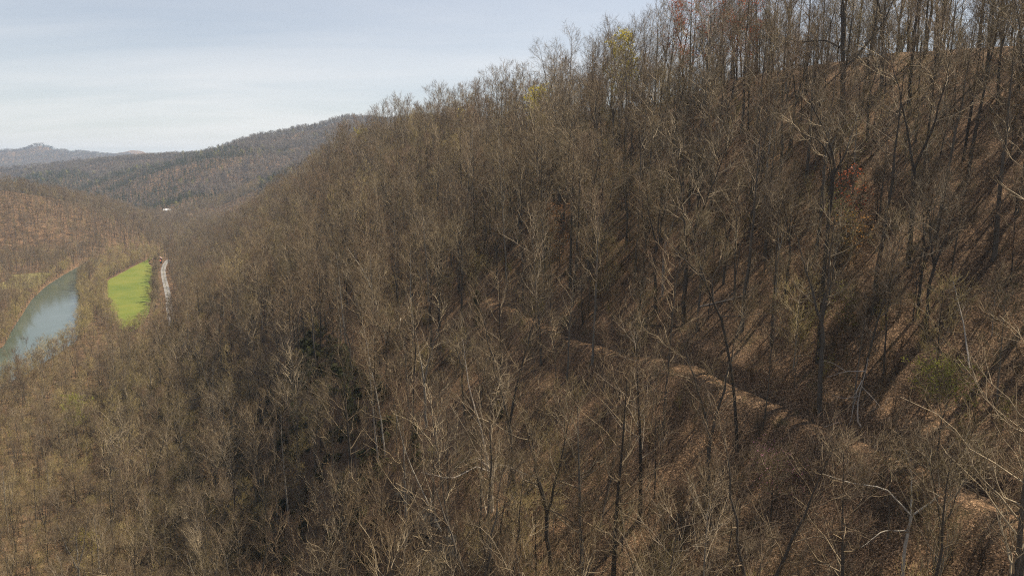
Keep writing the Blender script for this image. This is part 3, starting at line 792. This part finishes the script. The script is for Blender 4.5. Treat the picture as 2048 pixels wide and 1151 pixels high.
# evergreen thicket added over the hollow so its dark colour deepens the shade
THICK = [make_evergreen('thicket', 111 + k, 2.6, 1.9, 1) for k in range(2)]
u, v = jitter(70, 215, 2, 40, 2.6)
x, y = xy_of(u, v); z = terrain(x, y)
ok = (fbm(u / 16 + 9, v / 11, 3) > -0.08) & (v > 4) & in_view(x, y, z, 3, 40, 40)
x, y, z = x[ok], y[ok], z[ok]; n = len(x)
scatter('evergreen_thicket', THICK, np.stack([x, y, z], 1), rng.choice(2, n), np.stack([rng.normal(0, .15, n), rng.normal(0, .15, n), rng.uniform(0, 6.28, n)], 1),
        rng.uniform(.4, 1.0, (n, 1)) * np.array([[1.15, 1.15, .9]]), 'low evergreen thicket added to darken the steep shaded side of the hollow', 'thicket', 'thicket_plant')

# middle distance: valley floor woods, river banks, far end of the near ridge
u, v = jitter(480, 1500, -330, 170, 6.0)
x, y = xy_of(u, v); z = terrain(x, y)
d = np.hypot(x, y)
ok = free(u, v, x, y, 0.5) & in_view(x, y, z, 20, 120, 100) & seen(x, y, z)
ok &= ~((u > 700) & (u < 800) & (v < -103) & (v > -134))        # grassy river bar
bushy = (v < -6) & (v > -64) & (u < 960)
u, v, x, y, z, bushy = [a[ok] for a in (u, v, x, y, z, bushy)]
u3, v3 = jitter(300, 500, -190, -85, 6.0)
x3, y3 = xy_of(u3, v3); ok = free(u3, v3, x3, y3); x3, y3, u3, v3 = x3[ok], y3[ok], u3[ok], v3[ok]
u = np.concatenate([u, u3]); v = np.concatenate([v, v3]); x = np.concatenate([x, x3]); y = np.concatenate([y, y3]); z = terrain(x, y)
bushy = np.concatenate([bushy, np.zeros(len(u3), bool)])
bk = []
for k in range(len(rv)):
    if not 330 < rv[k, 0] < 830: continue
    if k + 1 >= len(rv): break
    for side in (-1, 1):
        for t_ in np.arange(0, 1, 4.5 / max(5, np.hypot(*(rv[k + 1, :2] - rv[k, :2])))):
            for off in (rng.uniform(-0.6, 1.6), rng.uniform(3, 7)):
                bk.append(rv[k, :2] + (rv[k + 1, :2] - rv[k, :2]) * t_ + nn[k] * side * (rv[k, 2] + off))
for (ua, va), (ub, vb) in zip(FIELD_UV, FIELD_UV[1:] + FIELD_UV[:1]):
    ln = math.hypot(ub - ua, vb - va); ox, oy = (va - vb) / ln, (ub - ua) / ln
    if (va + vb) / 2 > -22: continue
    for t_ in np.arange(0, 1, 4.0 / max(4.1, ln)):
        for off in (rng.uniform(1.2, 2.4), rng.uniform(4, 7)):
            for sg in (1, -1):
                q_ = np.array([ua + (ub - ua) * t_ + ox * off * sg, va + (vb - va) * t_ + oy * off * sg])
                if not inside(q_[0:1], q_[1:2], FIELD_UV)[0]: bk.append(q_); break
bk = np.array(bk); bk = bk[~inside(bk[:, 0], bk[:, 1], FIELD_UV)]; xb_, yb_ = xy_of(bk[:, 0], bk[:, 1])
u = np.concatenate([u, bk[:, 0]]); v = np.concatenate([v, bk[:, 1]]); x = np.concatenate([x, xb_]); y = np.concatenate([y, yb_]); z = terrain(x, y)
bushy = np.concatenate([bushy, np.ones(len(bk), bool)])
n = len(x)
idx = rng.choice(6, n, p=[.22, .18, .2, .16, .14, .10]); idx = np.where(bushy, rng.choice([4, 5, 6], n, p=[.4, .45, .15]), idx)
sc_ = rng.uniform(.6, 1.0, n); sc_ = np.where(bushy, rng.uniform(.4, .75, n), sc_); sc_ = np.where(v < -90, sc_ * .9, sc_)
MIDB = MID + [make_bare('bank_tree', 68, H=13, cb=.15, cr=4.4, r0=.13, lod=1, mats=('bark', 'olive_twig'), leaves='green_leaf', leaf_n=450, leaf_s=.22, dens=1.2, tw=.013)]
scatter('valley_woods', MIDB, np.stack([x, y, z], 1), idx, np.stack([rng.normal(0, .03, n), rng.normal(0, .03, n), rng.uniform(0, 6.28, n)], 1), np.stack([sc_ * np.where(bushy, 1.25, 1), sc_ * np.where(bushy, 1.25, 1), sc_], 1),
        'bare woods along the river, the lane and the far toe of the hill', 'woods', 'valley_tree')

# far hills
def far_block(s, d0, d1, x0, x1, y0, y1):
    a, b_ = np.meshgrid(np.arange(x0, x1, s), np.arange(y0, y1, s), indexing='ij')
    a = (a + rng.uniform(-.45, .45, a.shape) * s).ravel(); b_ = (b_ + rng.uniform(-.45, .45, b_.shape) * s).ravel()
    dd = np.hypot(a, b_); k = (dd > d0) & (dd < d1); a, b_ = a[k], b_[k]
    k = in_view(a, b_, hm(a, b_), 18, 80, 60); a, b_ = a[k], b_[k]
    k = seen(a, b_, hm(a, b_)); a, b_ = a[k], b_[k]
    return a, b_, terrain(a, b_)
xa, ya, za = far_block(6.2, 700, 1500, -1500, 0, 400, 1500)
uu, vv = uv_of(xa, ya); k = ~((uu > 480) & (uu < 1500) & (vv > -330) & (vv < 170)) & free(uu, vv, xa, ya, 1); xa, ya, za = xa[k], ya[k], za[k]
xb, yb, zb = far_block(9.0, 1500, 3000, -2600, 400, 900, 3000)
xd, yd, zd = far_block(19.0, 3000, 6900, -5200, 400, 1800, 6900)
x = np.concatenate([xa, xb, xd]); y = np.concatenate([ya, yb, yd]); z = np.concatenate([za, zb, zd]); n = len(x)
idx = rng.choice(4, n)
pxf, pyf, _ = project(x, y, z)
pine = fbm(x / 230 + 5, y / 230, 4) + 1.25 * np.exp(-(((x + 960) / 260) ** 2 + ((y - 1750) / 300) ** 2)) + 0.8 * np.exp(-(((x + 560) / 200) ** 2 + ((y - 1420) / 160) ** 2))
idx = np.where((pine > 0.22) & (rng.rand(n) < 0.88) & (y > 1150), rng.choice([4, 5], n), idx)
idx = np.where(rng.rand(n) < 0.012, 6, idx); idx = np.where((rng.rand(n) < .02) & (idx < 4), 4, idx)
sc_ = rng.uniform(.65, 1.12, n)
HOUSES_UV = [(1532, 5), (1575, -35), (1406, 39), (1399, 28), (1384, 49)]
uu, vv = uv_of(x, y); keep = np.ones(n, bool)
for a, b_ in HOUSES_UV:
    keep &= ~((np.abs(vv - b_) < 14) & (uu > a - 60) & (uu < a + 12))
x, y, z, idx, sc_ = [q_[keep] for q_ in (x, y, z, idx, sc_)]; n = len(x)
sc3 = sc_[:, None] * np.array([[1.15, 1.15, 1.0]]); sc3[np.hypot(x, y) < 1500, :2] *= 1.25; farther = np.hypot(x, y) > 3000; sc3[farther] *= np.array([2.4, 2.4, 1.1])
scatter('forest', FAR, np.stack([x, y, z], 1), idx, np.stack([np.zeros(n), np.zeros(n), rng.uniform(0, 6.28, n)], 1), sc3,
        'far wooded ridges, bare and brown with dark evergreens', 'forest', 'forest_tree')
print('COUNTS individuals', len(single), 'woods', len(rest), 'far', n)

# ------------------------------------------------------------------ trees that stand out one by one
def at(u, v, dz=0.0):
    x, y = xy_of(u, v); return (x, y, gz_at(x, y) + dz)
def hero(name, label, u, v, unit, limbs, mats, seed, cat='tree', cr=3.6, dens=0.8, leaves=None, leaf_n=0, leaf_s=.2, ang1=(30, 65)):
    """limbs: list of (points (across, up, depth) in units, r0, r1, where branching starts); faces the valley"""
    L = [([(p[0] * unit, (p[2] if len(p) > 2 else 0) * unit, p[1] * unit) for p in pts], a, b_, t) for pts, a, b_, t in limbs]
    ms = make_bare(name, seed, cr=cr, lod=0, mats=mats, limbs=L, dens=dens, leaves=leaves, leaf_n=leaf_n, leaf_s=leaf_s, ang1=ang1)
    return tree_obj(name, ms, at(u, v), 0, 1.0, label, cat)
hero('bare_tree', 'very tall dark tree with three spreading upper limbs, above the old trail', 55.2, 68.4, .0607,
     [([(0, -15), (0, 0), (2, 150, 5), (4, 300, 8), (7, 370, 5)], .30, .19, 1), ([(7, 370, 5), (1, 405, 10), (-11, 445, 20), (-36, 485, 25), (-50, 520, 30)], .18, .03, .1),
      ([(3, 312, 8), (-8, 370, -15), (-16, 392, -25), (-41, 425, -40), (-85, 436, -55), (-110, 460, -60)], .15, .02, .25), ([(7, 365, 5), (19, 402, -5), (39, 437, 20), (55, 480, 40)], .13, .02, .1)], ('dark_bark', 'twig'), 301, cr=3.4)
hero('bare_tree', 'massive dark trunk with short side limbs, alone near the ridge top', 80.3, 101.5, .083,
     [([(0, -15), (0, 0), (-8, 100), (-13, 168), (-16, 250, 5), (-20, 340, 8)], .52, .10, .6), ([(-12, 158), (-40, 178, 15), (-95, 176, 30), (-120, 190, 30)], .2, .03, .3),
      ([(-9, 120), (18, 160, -15), (48, 205, -25), (66, 260, -30)], .24, .03, .3), ([(-14, 180), (-30, 235, -20), (-55, 300, -30)], .2, .03, .2)], ('dark_bark', 'twig'), 302, cr=4.0)
hero('bare_tree', 'dark tree leaning left and forking over the old trail', 56.1, 57.2, .058,
     [([(2, -15), (0, 0), (-8, 100), (-25, 200, 6), (-44, 272, 8)], .22, .15, 1), ([(-44, 272, 8), (-85, 352, 0), (-127, 391, -15), (-165, 432, -25)], .14, .02, .2),
      ([(-62, 308, 4), (-60, 350, 20), (-40, 376, 40), (-22, 420, 50)], .10, .02, .15), ([(-80, 345, 0), (-96, 400, 25), (-102, 455, 40)], .10, .02, .1),
      ([(-46, 275, 8), (0, 282, -20), (45, 300, -40)], .07, .015, .2)], ('dark_bark', 'twig'), 303, cr=3.0)
hero('dead_tree', 'small twisted bone-white dead tree standing over the trail bank', 46.4, 64.6, .052,
     [([(8, -12), (15, -5), (-4, 20), (-1, 60, 8), (3, 105, 4), (5, 130), (8, 152)], .10, .03, 1), ([(4, 125), (-30, 122, 10), (-62, 108, 20)], .05, .015, 1),
      ([(2, 104, 4), (-12, 80, -8), (-17, 40, -14), (-24, 18, -20)], .05, .02, 1), ([(2, 92, 5), (22, 70, -10), (40, 50, -18)], .045, .015, 1), ([(0, 70, 6), (-25, 60, 20), (-48, 66, 28)], .04, .012, 1), ([(-30, 122, 10), (-50, 135, 20), (-70, 140, 18)], .03, .01, 1)],
     ('dead_wood', 'dead_wood'), 304, 'dead tree', cr=.45, dens=.1)
hero('sycamore_tree', 'pale sycamore with a long white horizontal limb in the dark hollow', 80.7, 37.3, .066,
     [([(2, -15), (0, 0), (-4, 60), (-8, 92, 4)], .24, .19, 1), ([(-8, 92, 4), (-22, 178, 8), (-33, 220, 8), (-45, 258, 4), (-56, 320, 8), (-60, 370, 8)], .16, .02, .2),
      ([(-6, 88, 4), (-30, 106, -12), (-58, 95, -25), (-80, 88, -35), (-140, 105, -40)], .11, .025, .25), ([(-6, 96, 4), (22, 112, -14), (52, 106, -26), (78, 98, -34), (108, 92, -34)], .13, .025, .3),
      ([(-7, 98, 4), (-26, 112, 16), (-60, 100, 30)], .08, .02, .3)], ('dead_wood', 'twig'), 305, cr=2.6, dens=.9)
hero('sycamore_tree', 'slim pale tree leaning left out of the dark hollow', 89.0, 33.0, .068,
     [([(2, -10), (0, 0), (-14, 22), (-46, 95, 5), (-63, 125, 5), (-86, 192, 8), (-100, 270, 8)], .15, .02, .35)], ('pale_bark', 'twig'), 306, cr=3.2, dens=1.0)
hero('sycamore_tree', 'straight pale tree rising left of the dark hollow', 118.0, 33.0, .085,
     [([(0, -12), (0, 0), (-8, 90), (-22, 180, 5), (-38, 290, 6)], .17, .02, .35)], ('pale_bark', 'twig'), 307, cr=3.4, dens=1.0)
hero('sycamore_tree', 'tall pale leaning tree on the mid slope, white in the sun', 160.0, 46.0, .115,
     [([(0, -8), (0, 0), (-8, 40), (-22, 95, 5), (-40, 150, 6), (-75, 205, 6)], .22, .03, .3), ([(-22, 95, 5), (-10, 140, -14), (-12, 190, -20)], .11, .02, .2)], ('pale_bark', 'twig'), 308, cr=3.6, dens=1.0)
hero('sycamore_tree', 'pale many-limbed tree at the bottom edge beside the yellow-green saplings', 150.0, -6.0, .11,
     [([(0, -8), (0, 0), (2, 50)], .22, .17, 1), ([(2, 50), (-22, 95, 8), (-50, 150, 12)], .12, .02, .1), ([(2, 50), (4, 110, -10), (-6, 170, -12)], .12, .02, .1), ([(2, 46), (28, 95, 12), (40, 150, 20)], .12, .02, .1)], ('pale_bark', 'twig'), 309, cr=3.4, dens=1.0)
hero('sycamore_tree', 'bright crooked limbed tree in the lower right corner', 34.0, 55.0, .048,
     [([(0, -10), (0, 0), (-5, 60), (4, 120)], .15, .11, 1), ([(4, 120), (-40, 165, 14), (-95, 172, 25), (-150, 190, 25)], .08, .015, .2), ([(4, 118), (40, 160, -12), (30, 230, -18), (58, 280, -20)], .08, .015, .2),
      ([(0, 90), (-50, 96, -14), (-96, 76, -30)], .06, .015, .2), ([(4, 120), (10, 190, 20), (-12, 260, 25)], .08, .015, .2)], ('pale_bark', 'twig'), 310, cr=2.4, dens=.8)

def leafy(name, label, u, v, seed, H, cr, leaf, n, s, group=None, cb=.25, mats=('bark', 'twig'), dens=.8, forks=0):
    ms = make_bare(name, seed, H=H, cb=cb, cr=cr, r0=.011 * H, lod=0, mats=mats, leaves=leaf, leaf_n=n, leaf_s=s, dens=dens, forks=forks)
    return tree_obj(name, ms, at(u, v), seed * 1.7, 1.0, label, 'tree', group)
leafy('red_maple', 'small tree with vivid red buds, alone on the upper slope', 64.8, 84.6, 401, 6.8, 2.2, 'red_leaf', 300, .26)
leafy('beech_tree', 'low sapling with orange leaves below the red-budded tree', 61.4, 80.7, 402, 4.6, 2.3, 'orange_leaf', 450, .25, cb=.12)
leafy('beech_tree', 'beech holding rusty dead leaves at the upper end of the trail', 121.0, 71.5, 403, 11, 2.6, 'rust_leaf', 1300, .26, cb=.12)
leafy('budding_tree', 'bright yellow-green flowering tree on the skyline, the largest', 166, 117, 404, 21, 6.4, 'yellow_leaf', 5000, .36)
leafy('budding_tree', 'yellow-green tree just below the skyline, left of the largest one', 200, 110, 405, 16, 5.0, 'yellow_leaf', 2600, .34)
leafy('budding_tree', 'small yellow tree where the near ridge meets the far one', 436, 113, 406, 15, 4.2, 'yellow_leaf', 1500, .5)
leafy('budding_tree', 'faint yellow-green tree under the skyline, left of the notch', 262, 108, 407, 15, 4.2, 'yellow_leaf', 350, .30)
leafy('red_maple', 'orange-red budded maple on the skyline, leftmost of three', 146, 121, 408, 23, 5.2, 'red_leaf', 2400, .28)
leafy('red_maple', 'orange-red budded maple on the skyline, middle of three', 133, 120, 409, 21, 5.0, 'red_leaf', 2200, .28)
leafy('red_maple', 'orange-red budded maple on the ridge, rightmost of three', 117, 116, 410, 20, 5.0, 'red_leaf', 1600, .26)
leafy('red_maple', 'small red-tinged tree on the skyline beside two tall bare ones', 214, 118, 411, 15, 3.0, 'red_leaf', 220, .26)
leafy('redbud_tree', 'faintly pink redbud shrub at the bottom below the trail', 47.0, 53.0, 412, 7.5, 2.8, 'pink_leaf', 420, .10, cb=.12, forks=3)
leafy('budding_tree', 'yellow-green leafing shrub beside the trail at lower right', 38.5, 65.5, 413, 7.0, 3.0, 'green_leaf', 1800, .15, cb=.1, forks=2)
leafy('budding_tree', 'small pale green shrub on the slope above the white dead tree', 55.0, 72.5, 414, 4.5, 1.8, 'green_leaf', 350, .14, cb=.1)
leafy('budding_tree', 'olive budding tree on the upper slope beside the very tall dark tree', 62.0, 79.0, 415, 8, 2.8, 'green_leaf', 420, .13, cb=.15)
leafy('budding_tree', 'greenish sapling right of the very tall dark tree, upper slope', 72.0, 92.5, 416, 8, 2.6, 'green_leaf', 420, .14, cb=.15)
leafy('budding_tree', 'bright yellow-green sapling at the bottom left', 188, -24, 417, 12, 3.2, 'yellow_leaf', 2200, .26, cb=.15)
leafy('budding_tree', 'dull yellow-green sapling beside the pale many-limbed tree', 163, -9, 418, 11, 3.2, 'yellow_leaf', 1400, .22, cb=.12)
leafy('budding_tree', 'broad pale yellow-olive tree low on the left near the river', 292, -36, 419, 15, 5.2, 'green_leaf', 2600, .28, cb=.15, mats=('bark', 'olive_twig'))
leafy('budding_tree', 'olive leafing tree on the lower slope left of the shady hollow', 208, 0, 420, 11, 3.2, 'green_leaf', 500, .22, cb=.15)
leafy('budding_tree', 'yellow-olive leafing tree low on the slope, above the shady hollow', 214, 14, 421, 11, 3.4, 'green_leaf', 450, .22, cb=.15)
for k, (lab, u, v, H) in enumerate([('dark evergreen in the shady hollow, uppermost of the group', 180, 30, 14), ('dark evergreen beside the uppermost one in the shady hollow', 172, 25, 12),
                                    ('slim dark evergreen on the right side of the shady hollow', 148, 33, 15), ('dark evergreen lowest on the right of the shady hollow', 138, 31, 13),
                                    ('small evergreen left of the pale sycamore', 107, 35, 8), ('squat evergreen at the far end of the trail', 128, 56, 8)]):
    tree_obj('evergreen_tree', make_evergreen('evergreen', 501 + k, H, H * .17, 0), at(u, v), k, 1.0, lab, 'evergreen', 'evergreens in the shady hollow')
# the row between the meadow and the lane
rg_ = np.random.RandomState(9)
LANE = [make_bare('lane_tree', 580 + k, H=15, cb=.12, cr=3.6, r0=.15, lod=1, mats=('bark', 'twig'), dens=2.2, tw=.022, forks=k) for k in range(3)]
for k, u_ in enumerate(np.arange(520, 790, 8.6)):
    tree_obj('bare_tree', LANE[k % 3], at(u_ + rg_.uniform(-2, 2), rg_.uniform(-13, -9)), rg_.uniform(0, 6), rg_.uniform(.6, 1.05), 'small bare tree in the row between the green meadow and the lane', 'tree', 'row of trees along the lane')
# dead stems on the river bank
for k, (u, v, H, lab) in enumerate([(404, -61, 11, 'bare grey snag on the near river bank, leftmost'), (400, -56, 13, 'crooked grey snag on the near river bank, second from left'),
                                    (405, -53.5, 15, 'tallest pale snag on the near river bank'), (408, -49.5, 12, 'thin grey snag on the near river bank, right of the tallest'),
                                    (412, -47, 9, 'short dark broken snag on the river bank'), (420, -40, 8, 'lone thin dead pole by the water, rightmost of the snags')]):
    ms = make_bare('bank_snag', 520 + k, H=H, cb=.45, cr=1.3, r0=.14, lod=1, mats=('pale_bark' if k in (1, 2, 3) else 'bark', 'twig'), dens=.35, tw=.012, lean=.03 * (k % 3))
    tree_obj('dead_tree', ms, at(u, v), k * 1.3, 1.0, lab, 'dead tree', 'snags on the river bank')

# ------------------------------------------------------------------ fallen trunks and rocks
def log(label, a, b_, r, mat, seed, lift=(0.0, 0.0)):
    rg = np.random.RandomState(seed)
    p0, p1 = np.array(at(*a, r * .6 + lift[0])), np.array(at(*b_, r * .6 + lift[1]))
    mid = (p0 + p1) / 2; base = p0.copy()
    C, q = chain([p0 - base, mid - base + rg.normal(size=3) * [.15, .15, .05], p1 - base], r, r * .45, 9, rg, 0.02)
    mb = MB(); mb.tubes(C[None], q[None], 8)
    e = bpy.data.objects.new('fallen_log', None); COL.objects.link(e); e.location = base; tag(e, label, 'log', 'fallen trunks on the slope')
    obj('trunk', mb.mesh('fallen_log', [M[mat]]), e)
    mb = MB(); P1, R1 = spawn(rg, C[None], q[None], 7, .45, 1, (25, 60), 1.6, 4, .2, .1, .06, .4, .02)
    mb.tubes(P1, R1, 4); P2, R2 = spawn(rg, P1, R1, 4, .3, 1, (25, 60), .7, 2, .1, .1, 0, .7, .01); mb.cones(P2[:, 0], P2[:, 1], R2[:, 0])
    obj('branches', mb.mesh('fallen_branches', [M[mat]]), e)
log('thin bleached fallen trunk near the right edge', (40.5, 73.0), (47.0, 79.5), .10, 'dead_wood', 1, (0.6, 2.2))
log('pale fallen limb lying across the slope above the trail', (78, 70), (71, 73), .10, 'dead_wood', 2)
log('grey fallen log lying along the upper side of the trail', (88, 65.5), (78, 66.5), .16, 'bark', 3)
log('dark fallen log on the open litter high on the slope', (92, 84), (86, 78), .16, 'bark', 4)
log('fallen log below the trail, left of the leaning dark tree', (70, 50), (64, 44), .14, 'bark', 5)
log('bleached fallen branch at the foot of the white dead tree', (50, 63.9), (45, 66.5), .06, 'dead_wood', 6)
log('pale fallen trunk in the dark hollow under the sycamore', (96, 34), (88, 27), .13, 'pale_bark', 7)
log('broken pale trunk on the wooded mid slope', (168, 52), (160, 49), .16, 'dead_wood', 8, (.3, 1.0))

M['rock'] = plain_mat('shade_dark_rock', (0.03, 0.029, 0.025), .95, .5, 1.2)  # near-black, the shade on the hollow rocks put into their colour
def rock(label, u, v, s, seed):
    rg = np.random.RandomState(seed)
    bm = bmesh.new(); bmesh.ops.create_icosphere(bm, subdivisions=3, radius=1)
    pl = rg.normal(size=(9, 3)); pl /= np.linalg.norm(pl, axis=1, keepdims=True); dd = rg.uniform(.55, .9, 9)
    for w in bm.verts:
        p = np.array(w.co)
        for n_, d_ in zip(pl, dd):
            k = p @ n_ - d_
            if k > 0: p = p - n_ * k * .93
        w.co = p * np.array(s)
    me = bpy.data.meshes.new('rock'); bm.to_mesh(me); bm.free(); me.materials.append(M['rock'])
    o = obj('rock', me, None, at(u, v, -s[2] * .6)); o.rotation_euler = (rg.normal() * .2, rg.normal() * .2, rg.uniform(0, 6)); tag(o, label, 'rock', 'rocks in the hollow')
rock('largest dark rock outcrop in the hollow beside the sycamore', 93, 33.5, (4.2, 3.0, 3.0), 1)
rock('dark rock outcrop right of the largest one in the hollow', 84, 33, (3.0, 2.4, 2.4), 2)
rock('dark rock outcrop left of the largest one in the hollow', 103, 32.5, (3.4, 2.4, 2.6), 3)
rock('small dark boulder low in the hollow', 90, 26.5, (1.6, 1.4, 1.2), 4)

# ------------------------------------------------------------------ houses
M['roof_pink'] = plain_mat('weathered_red_roof', (0.30, 0.20, 0.175), .6, .25, .8)
M['wall_dark'] = plain_mat('shade_dark_boards', (0.075, 0.065, 0.058), .85, .3, 2)  # darkness of the shaded gable put into the board colour
M['red_paint'] = plain_mat('red_painted_metal', (0.42, 0.09, 0.045), .55, .15, 1)
M['white_metal'] = plain_mat('white_metal_roof', (0.72, 0.73, 0.74), .4, .06, .5, .4)
M['cream'] = plain_mat('cream_siding', (0.62, 0.53, 0.38), .8, .08, 1)
M['tan'] = plain_mat('tan_siding', (0.55, 0.40, 0.25), .8, .1, 1)
M['grey_roof'] = plain_mat('grey_shingle', (0.24, 0.23, 0.23), .85, .2, 1)
M['trim'] = plain_mat('white_trim', (0.7, 0.69, 0.66), .6, .05, 1)
m = NT('window_glass'); b = m.bsdf(.08, .6); m.l(m.ramp(m.noise(m.pos(), .5), [(.4, (.02, .025, .03)), (.6, (.035, .04, .045))]), b.inputs['Base Color']); M['glass'] = m.m
def boxes(name, mat, parent, bs, bev=0.0):
    bm = bmesh.new()
    for (x0, x1, y0, y1, z0, z1) in bs:
        r = bmesh.ops.create_cube(bm, size=1)
        for w in r['verts']: w.co = (x0 + (w.co.x + .5) * (x1 - x0), y0 + (w.co.y + .5) * (y1 - y0), z0 + (w.co.z + .5) * (z1 - z0))
    me = bpy.data.meshes.new(name); bm.to_mesh(me); bm.free(); me.materials.append(mat)
    return obj(name, me, parent)
def prism(name, mat, parent, prof, y0, y1):
    """profile in (x, z) drawn out along y"""
    V = [(x, y0, z) for x, z in prof] + [(x, y1, z) for x, z in prof]; n = len(prof)
    F_ = [tuple(range(n)), tuple(range(2 * n - 1, n - 1, -1))] + [(i, i + n, (i + 1) % n + n, (i + 1) % n) for i in range(n)]
    me = bpy.data.meshes.new(name); me.from_pydata(V, [], F_); me.update(); me.materials.append(mat)
    bm = bmesh.new(); bm.from_mesh(me); bmesh.ops.recalc_face_normals(bm, faces=bm.faces[:]); bm.to_mesh(me); bm.free()
    return obj(name, me, parent)
def house(name, label, u, v, w, d, hw, hp, wall, roof, rz=0.0, chimney=False, cat='house'):
    """gable end towards -y (local); w wide, d deep, wall hw, peak hp"""
    e = bpy.data.objects.new(name, None); COL.objects.link(e); e.location = at(u, v); e.rotation_euler = (0, 0, R(26.6) + rz); tag(e, label, cat)
    a = w / 2
    prism('wall', M[wall], e, [(-a, -1.5), (a, -1.5), (a, hw), (0, hp), (-a, hw)], -d / 2, d / 2)
    sl = (hp - hw) / a; o_ = .5; t = .22
    rf = prism('roof', M[roof], e, [(-a - o_, hw - sl * o_ + .05), (0, hp + .05), (a + o_, hw - sl * o_ + .05), (a + o_, hw - sl * o_ + .05 + t), (0, hp + .05 + t), (-a - o_, hw - sl * o_ + .05 + t)], -d / 2 - .5, d / 2 + .5)
    if chimney: boxes('chimney', M['rock'], rf, [(a * .3, a * .3 + .8, 1, 1.8, hp - 1.5, hp + .9)])
    for x in (-a * .55, a * .55):
        wn = boxes('window', M['glass'], e, [(x - .55, x + .55, -d / 2 - .04, -d / 2 + .02, 1.0, 2.3)])
        boxes('frame', M['trim'], wn, [(x - .67, x - .55, -d / 2 - .07, -d / 2 + .02, .88, 2.42), (x + .55, x + .67, -d / 2 - .07, -d / 2 + .02, .88, 2.42), (x - .55, x + .55, -d / 2 - .07, -d / 2 + .02, 2.3, 2.42), (x - .55, x + .55, -d / 2 - .07, -d / 2 + .02, .88, 1.0)])
    for y in (-d * .25, d * .2):
        wn = boxes('window', M['glass'], e, [(a - .02, a + .04, y - .55, y + .55, 1.0, 2.3)])
        boxes('frame', M['trim'], wn, [(a - .02, a + .07, y - .67, y - .55, .88, 2.42), (a - .02, a + .07, y + .55, y + .67, .88, 2.42), (a - .02, a + .07, y - .55, y + .55, 2.3, 2.42), (a - .02, a + .07, y - .55, y + .55, .88, 1.0)])
    dr = boxes('door', M['red_paint'] if name == 'house' and wall == 'wall_dark' else M['trim'], e, [(-.5, .5, -d / 2 - .05, -d / 2 + .02, .1, 2.2)])
    boxes('handle', M['rock'], dr, [(.32, .42, -d / 2 - .10, -d / 2 - .05, 1.0, 1.12)])
    return e
h = house('house', 'dark house with faded red roof and red porch at the end of the lane', 826, -11, 8.4, 10, 5.4, 8.2, 'wall_dark', 'roof_pink', chimney=True)
pr_ = prism('porch_roof', M['red_paint'], h, [(-3.6, 2.9), (3.6, 2.9), (3.6, 3.1), (-3.6, 3.1)], -8.0, -5.0)
me = pr_.data
for w in me.vertices:
    if w.co.y > -6: w.co.z += 1.6
for x in (-3.3, -1.1, 1.1, 3.3): boxes('porch_post', M['wall_dark'], h, [(x - .1, x + .1, -7.8, -7.6, -1, 2.95)])
boxes('porch_floor', M['wall_dark'], h, [(-3.6, 3.6, -8.0, -5.03, -1, .15)])
house('shed', 'small cream shed standing in for a pale sunlit spot beside the dark house', 815, 2.6, 2.2, 2.4, 2.2, 3.0, 'cream', 'white_metal', cat='shed')  # made-up shed for a pale spot taken as the sunlit house wall
house('house', 'tiny far house with a bright white metal roof below the pines', 1532, 5, 11, 13, 3.2, 6.0, 'trim', 'white_metal', R(70))
house('house', 'long low far house with a dull roof, left of the white-roofed one', 1575, -37, 16, 9, 3.0, 5.0, 'wall_dark', 'roof_pink', R(20))
house('house', 'far tan gabled house at the valley bend', 1404, 42, 9, 12, 4.5, 7.6, 'tan', 'tan', R(35))
house('house', 'far low house with a grey roof, left of the tan one', 1412, 26, 13, 9, 3, 5.2, 'cream', 'grey_roof', R(10))
house('shed', 'tiny pale shed right of the far tan house', 1390, 56, 5, 6, 2.6, 4, 'cream', 'white_metal', R(30), cat='shed')

# ------------------------------------------------------------------ the air
m = NT('haze_air')
pv = m.n('VolumePrincipled'); pv.inputs['Color'].default_value = (0.62, 0.78, 1.0, 1); pv.inputs['Density'].default_value = 0.00009
pv.inputs['Anisotropy'].default_value = 0.2
m.l(pv.outputs[0], m.out.inputs['Volume'])
bm = bmesh.new(); bmesh.ops.create_cube(bm, size=1)
zt = float(gz.max()) + 45; zb = float(gz.min()) - 1.2
for w in bm.verts: w.co = (w.co.x * 19400, w.co.y * 19400, (zt + zb) / 2 + w.co.z * (zt - zb))
me = bpy.data.meshes.new('haze'); bm.to_mesh(me); bm.free(); me.materials.append(m.m)
hz = obj('haze', me); hz.rotation_euler = (0, 0, R(26.565)); tag(hz, 'pale blue air haze over the valley', 'haze', kind='stuff')
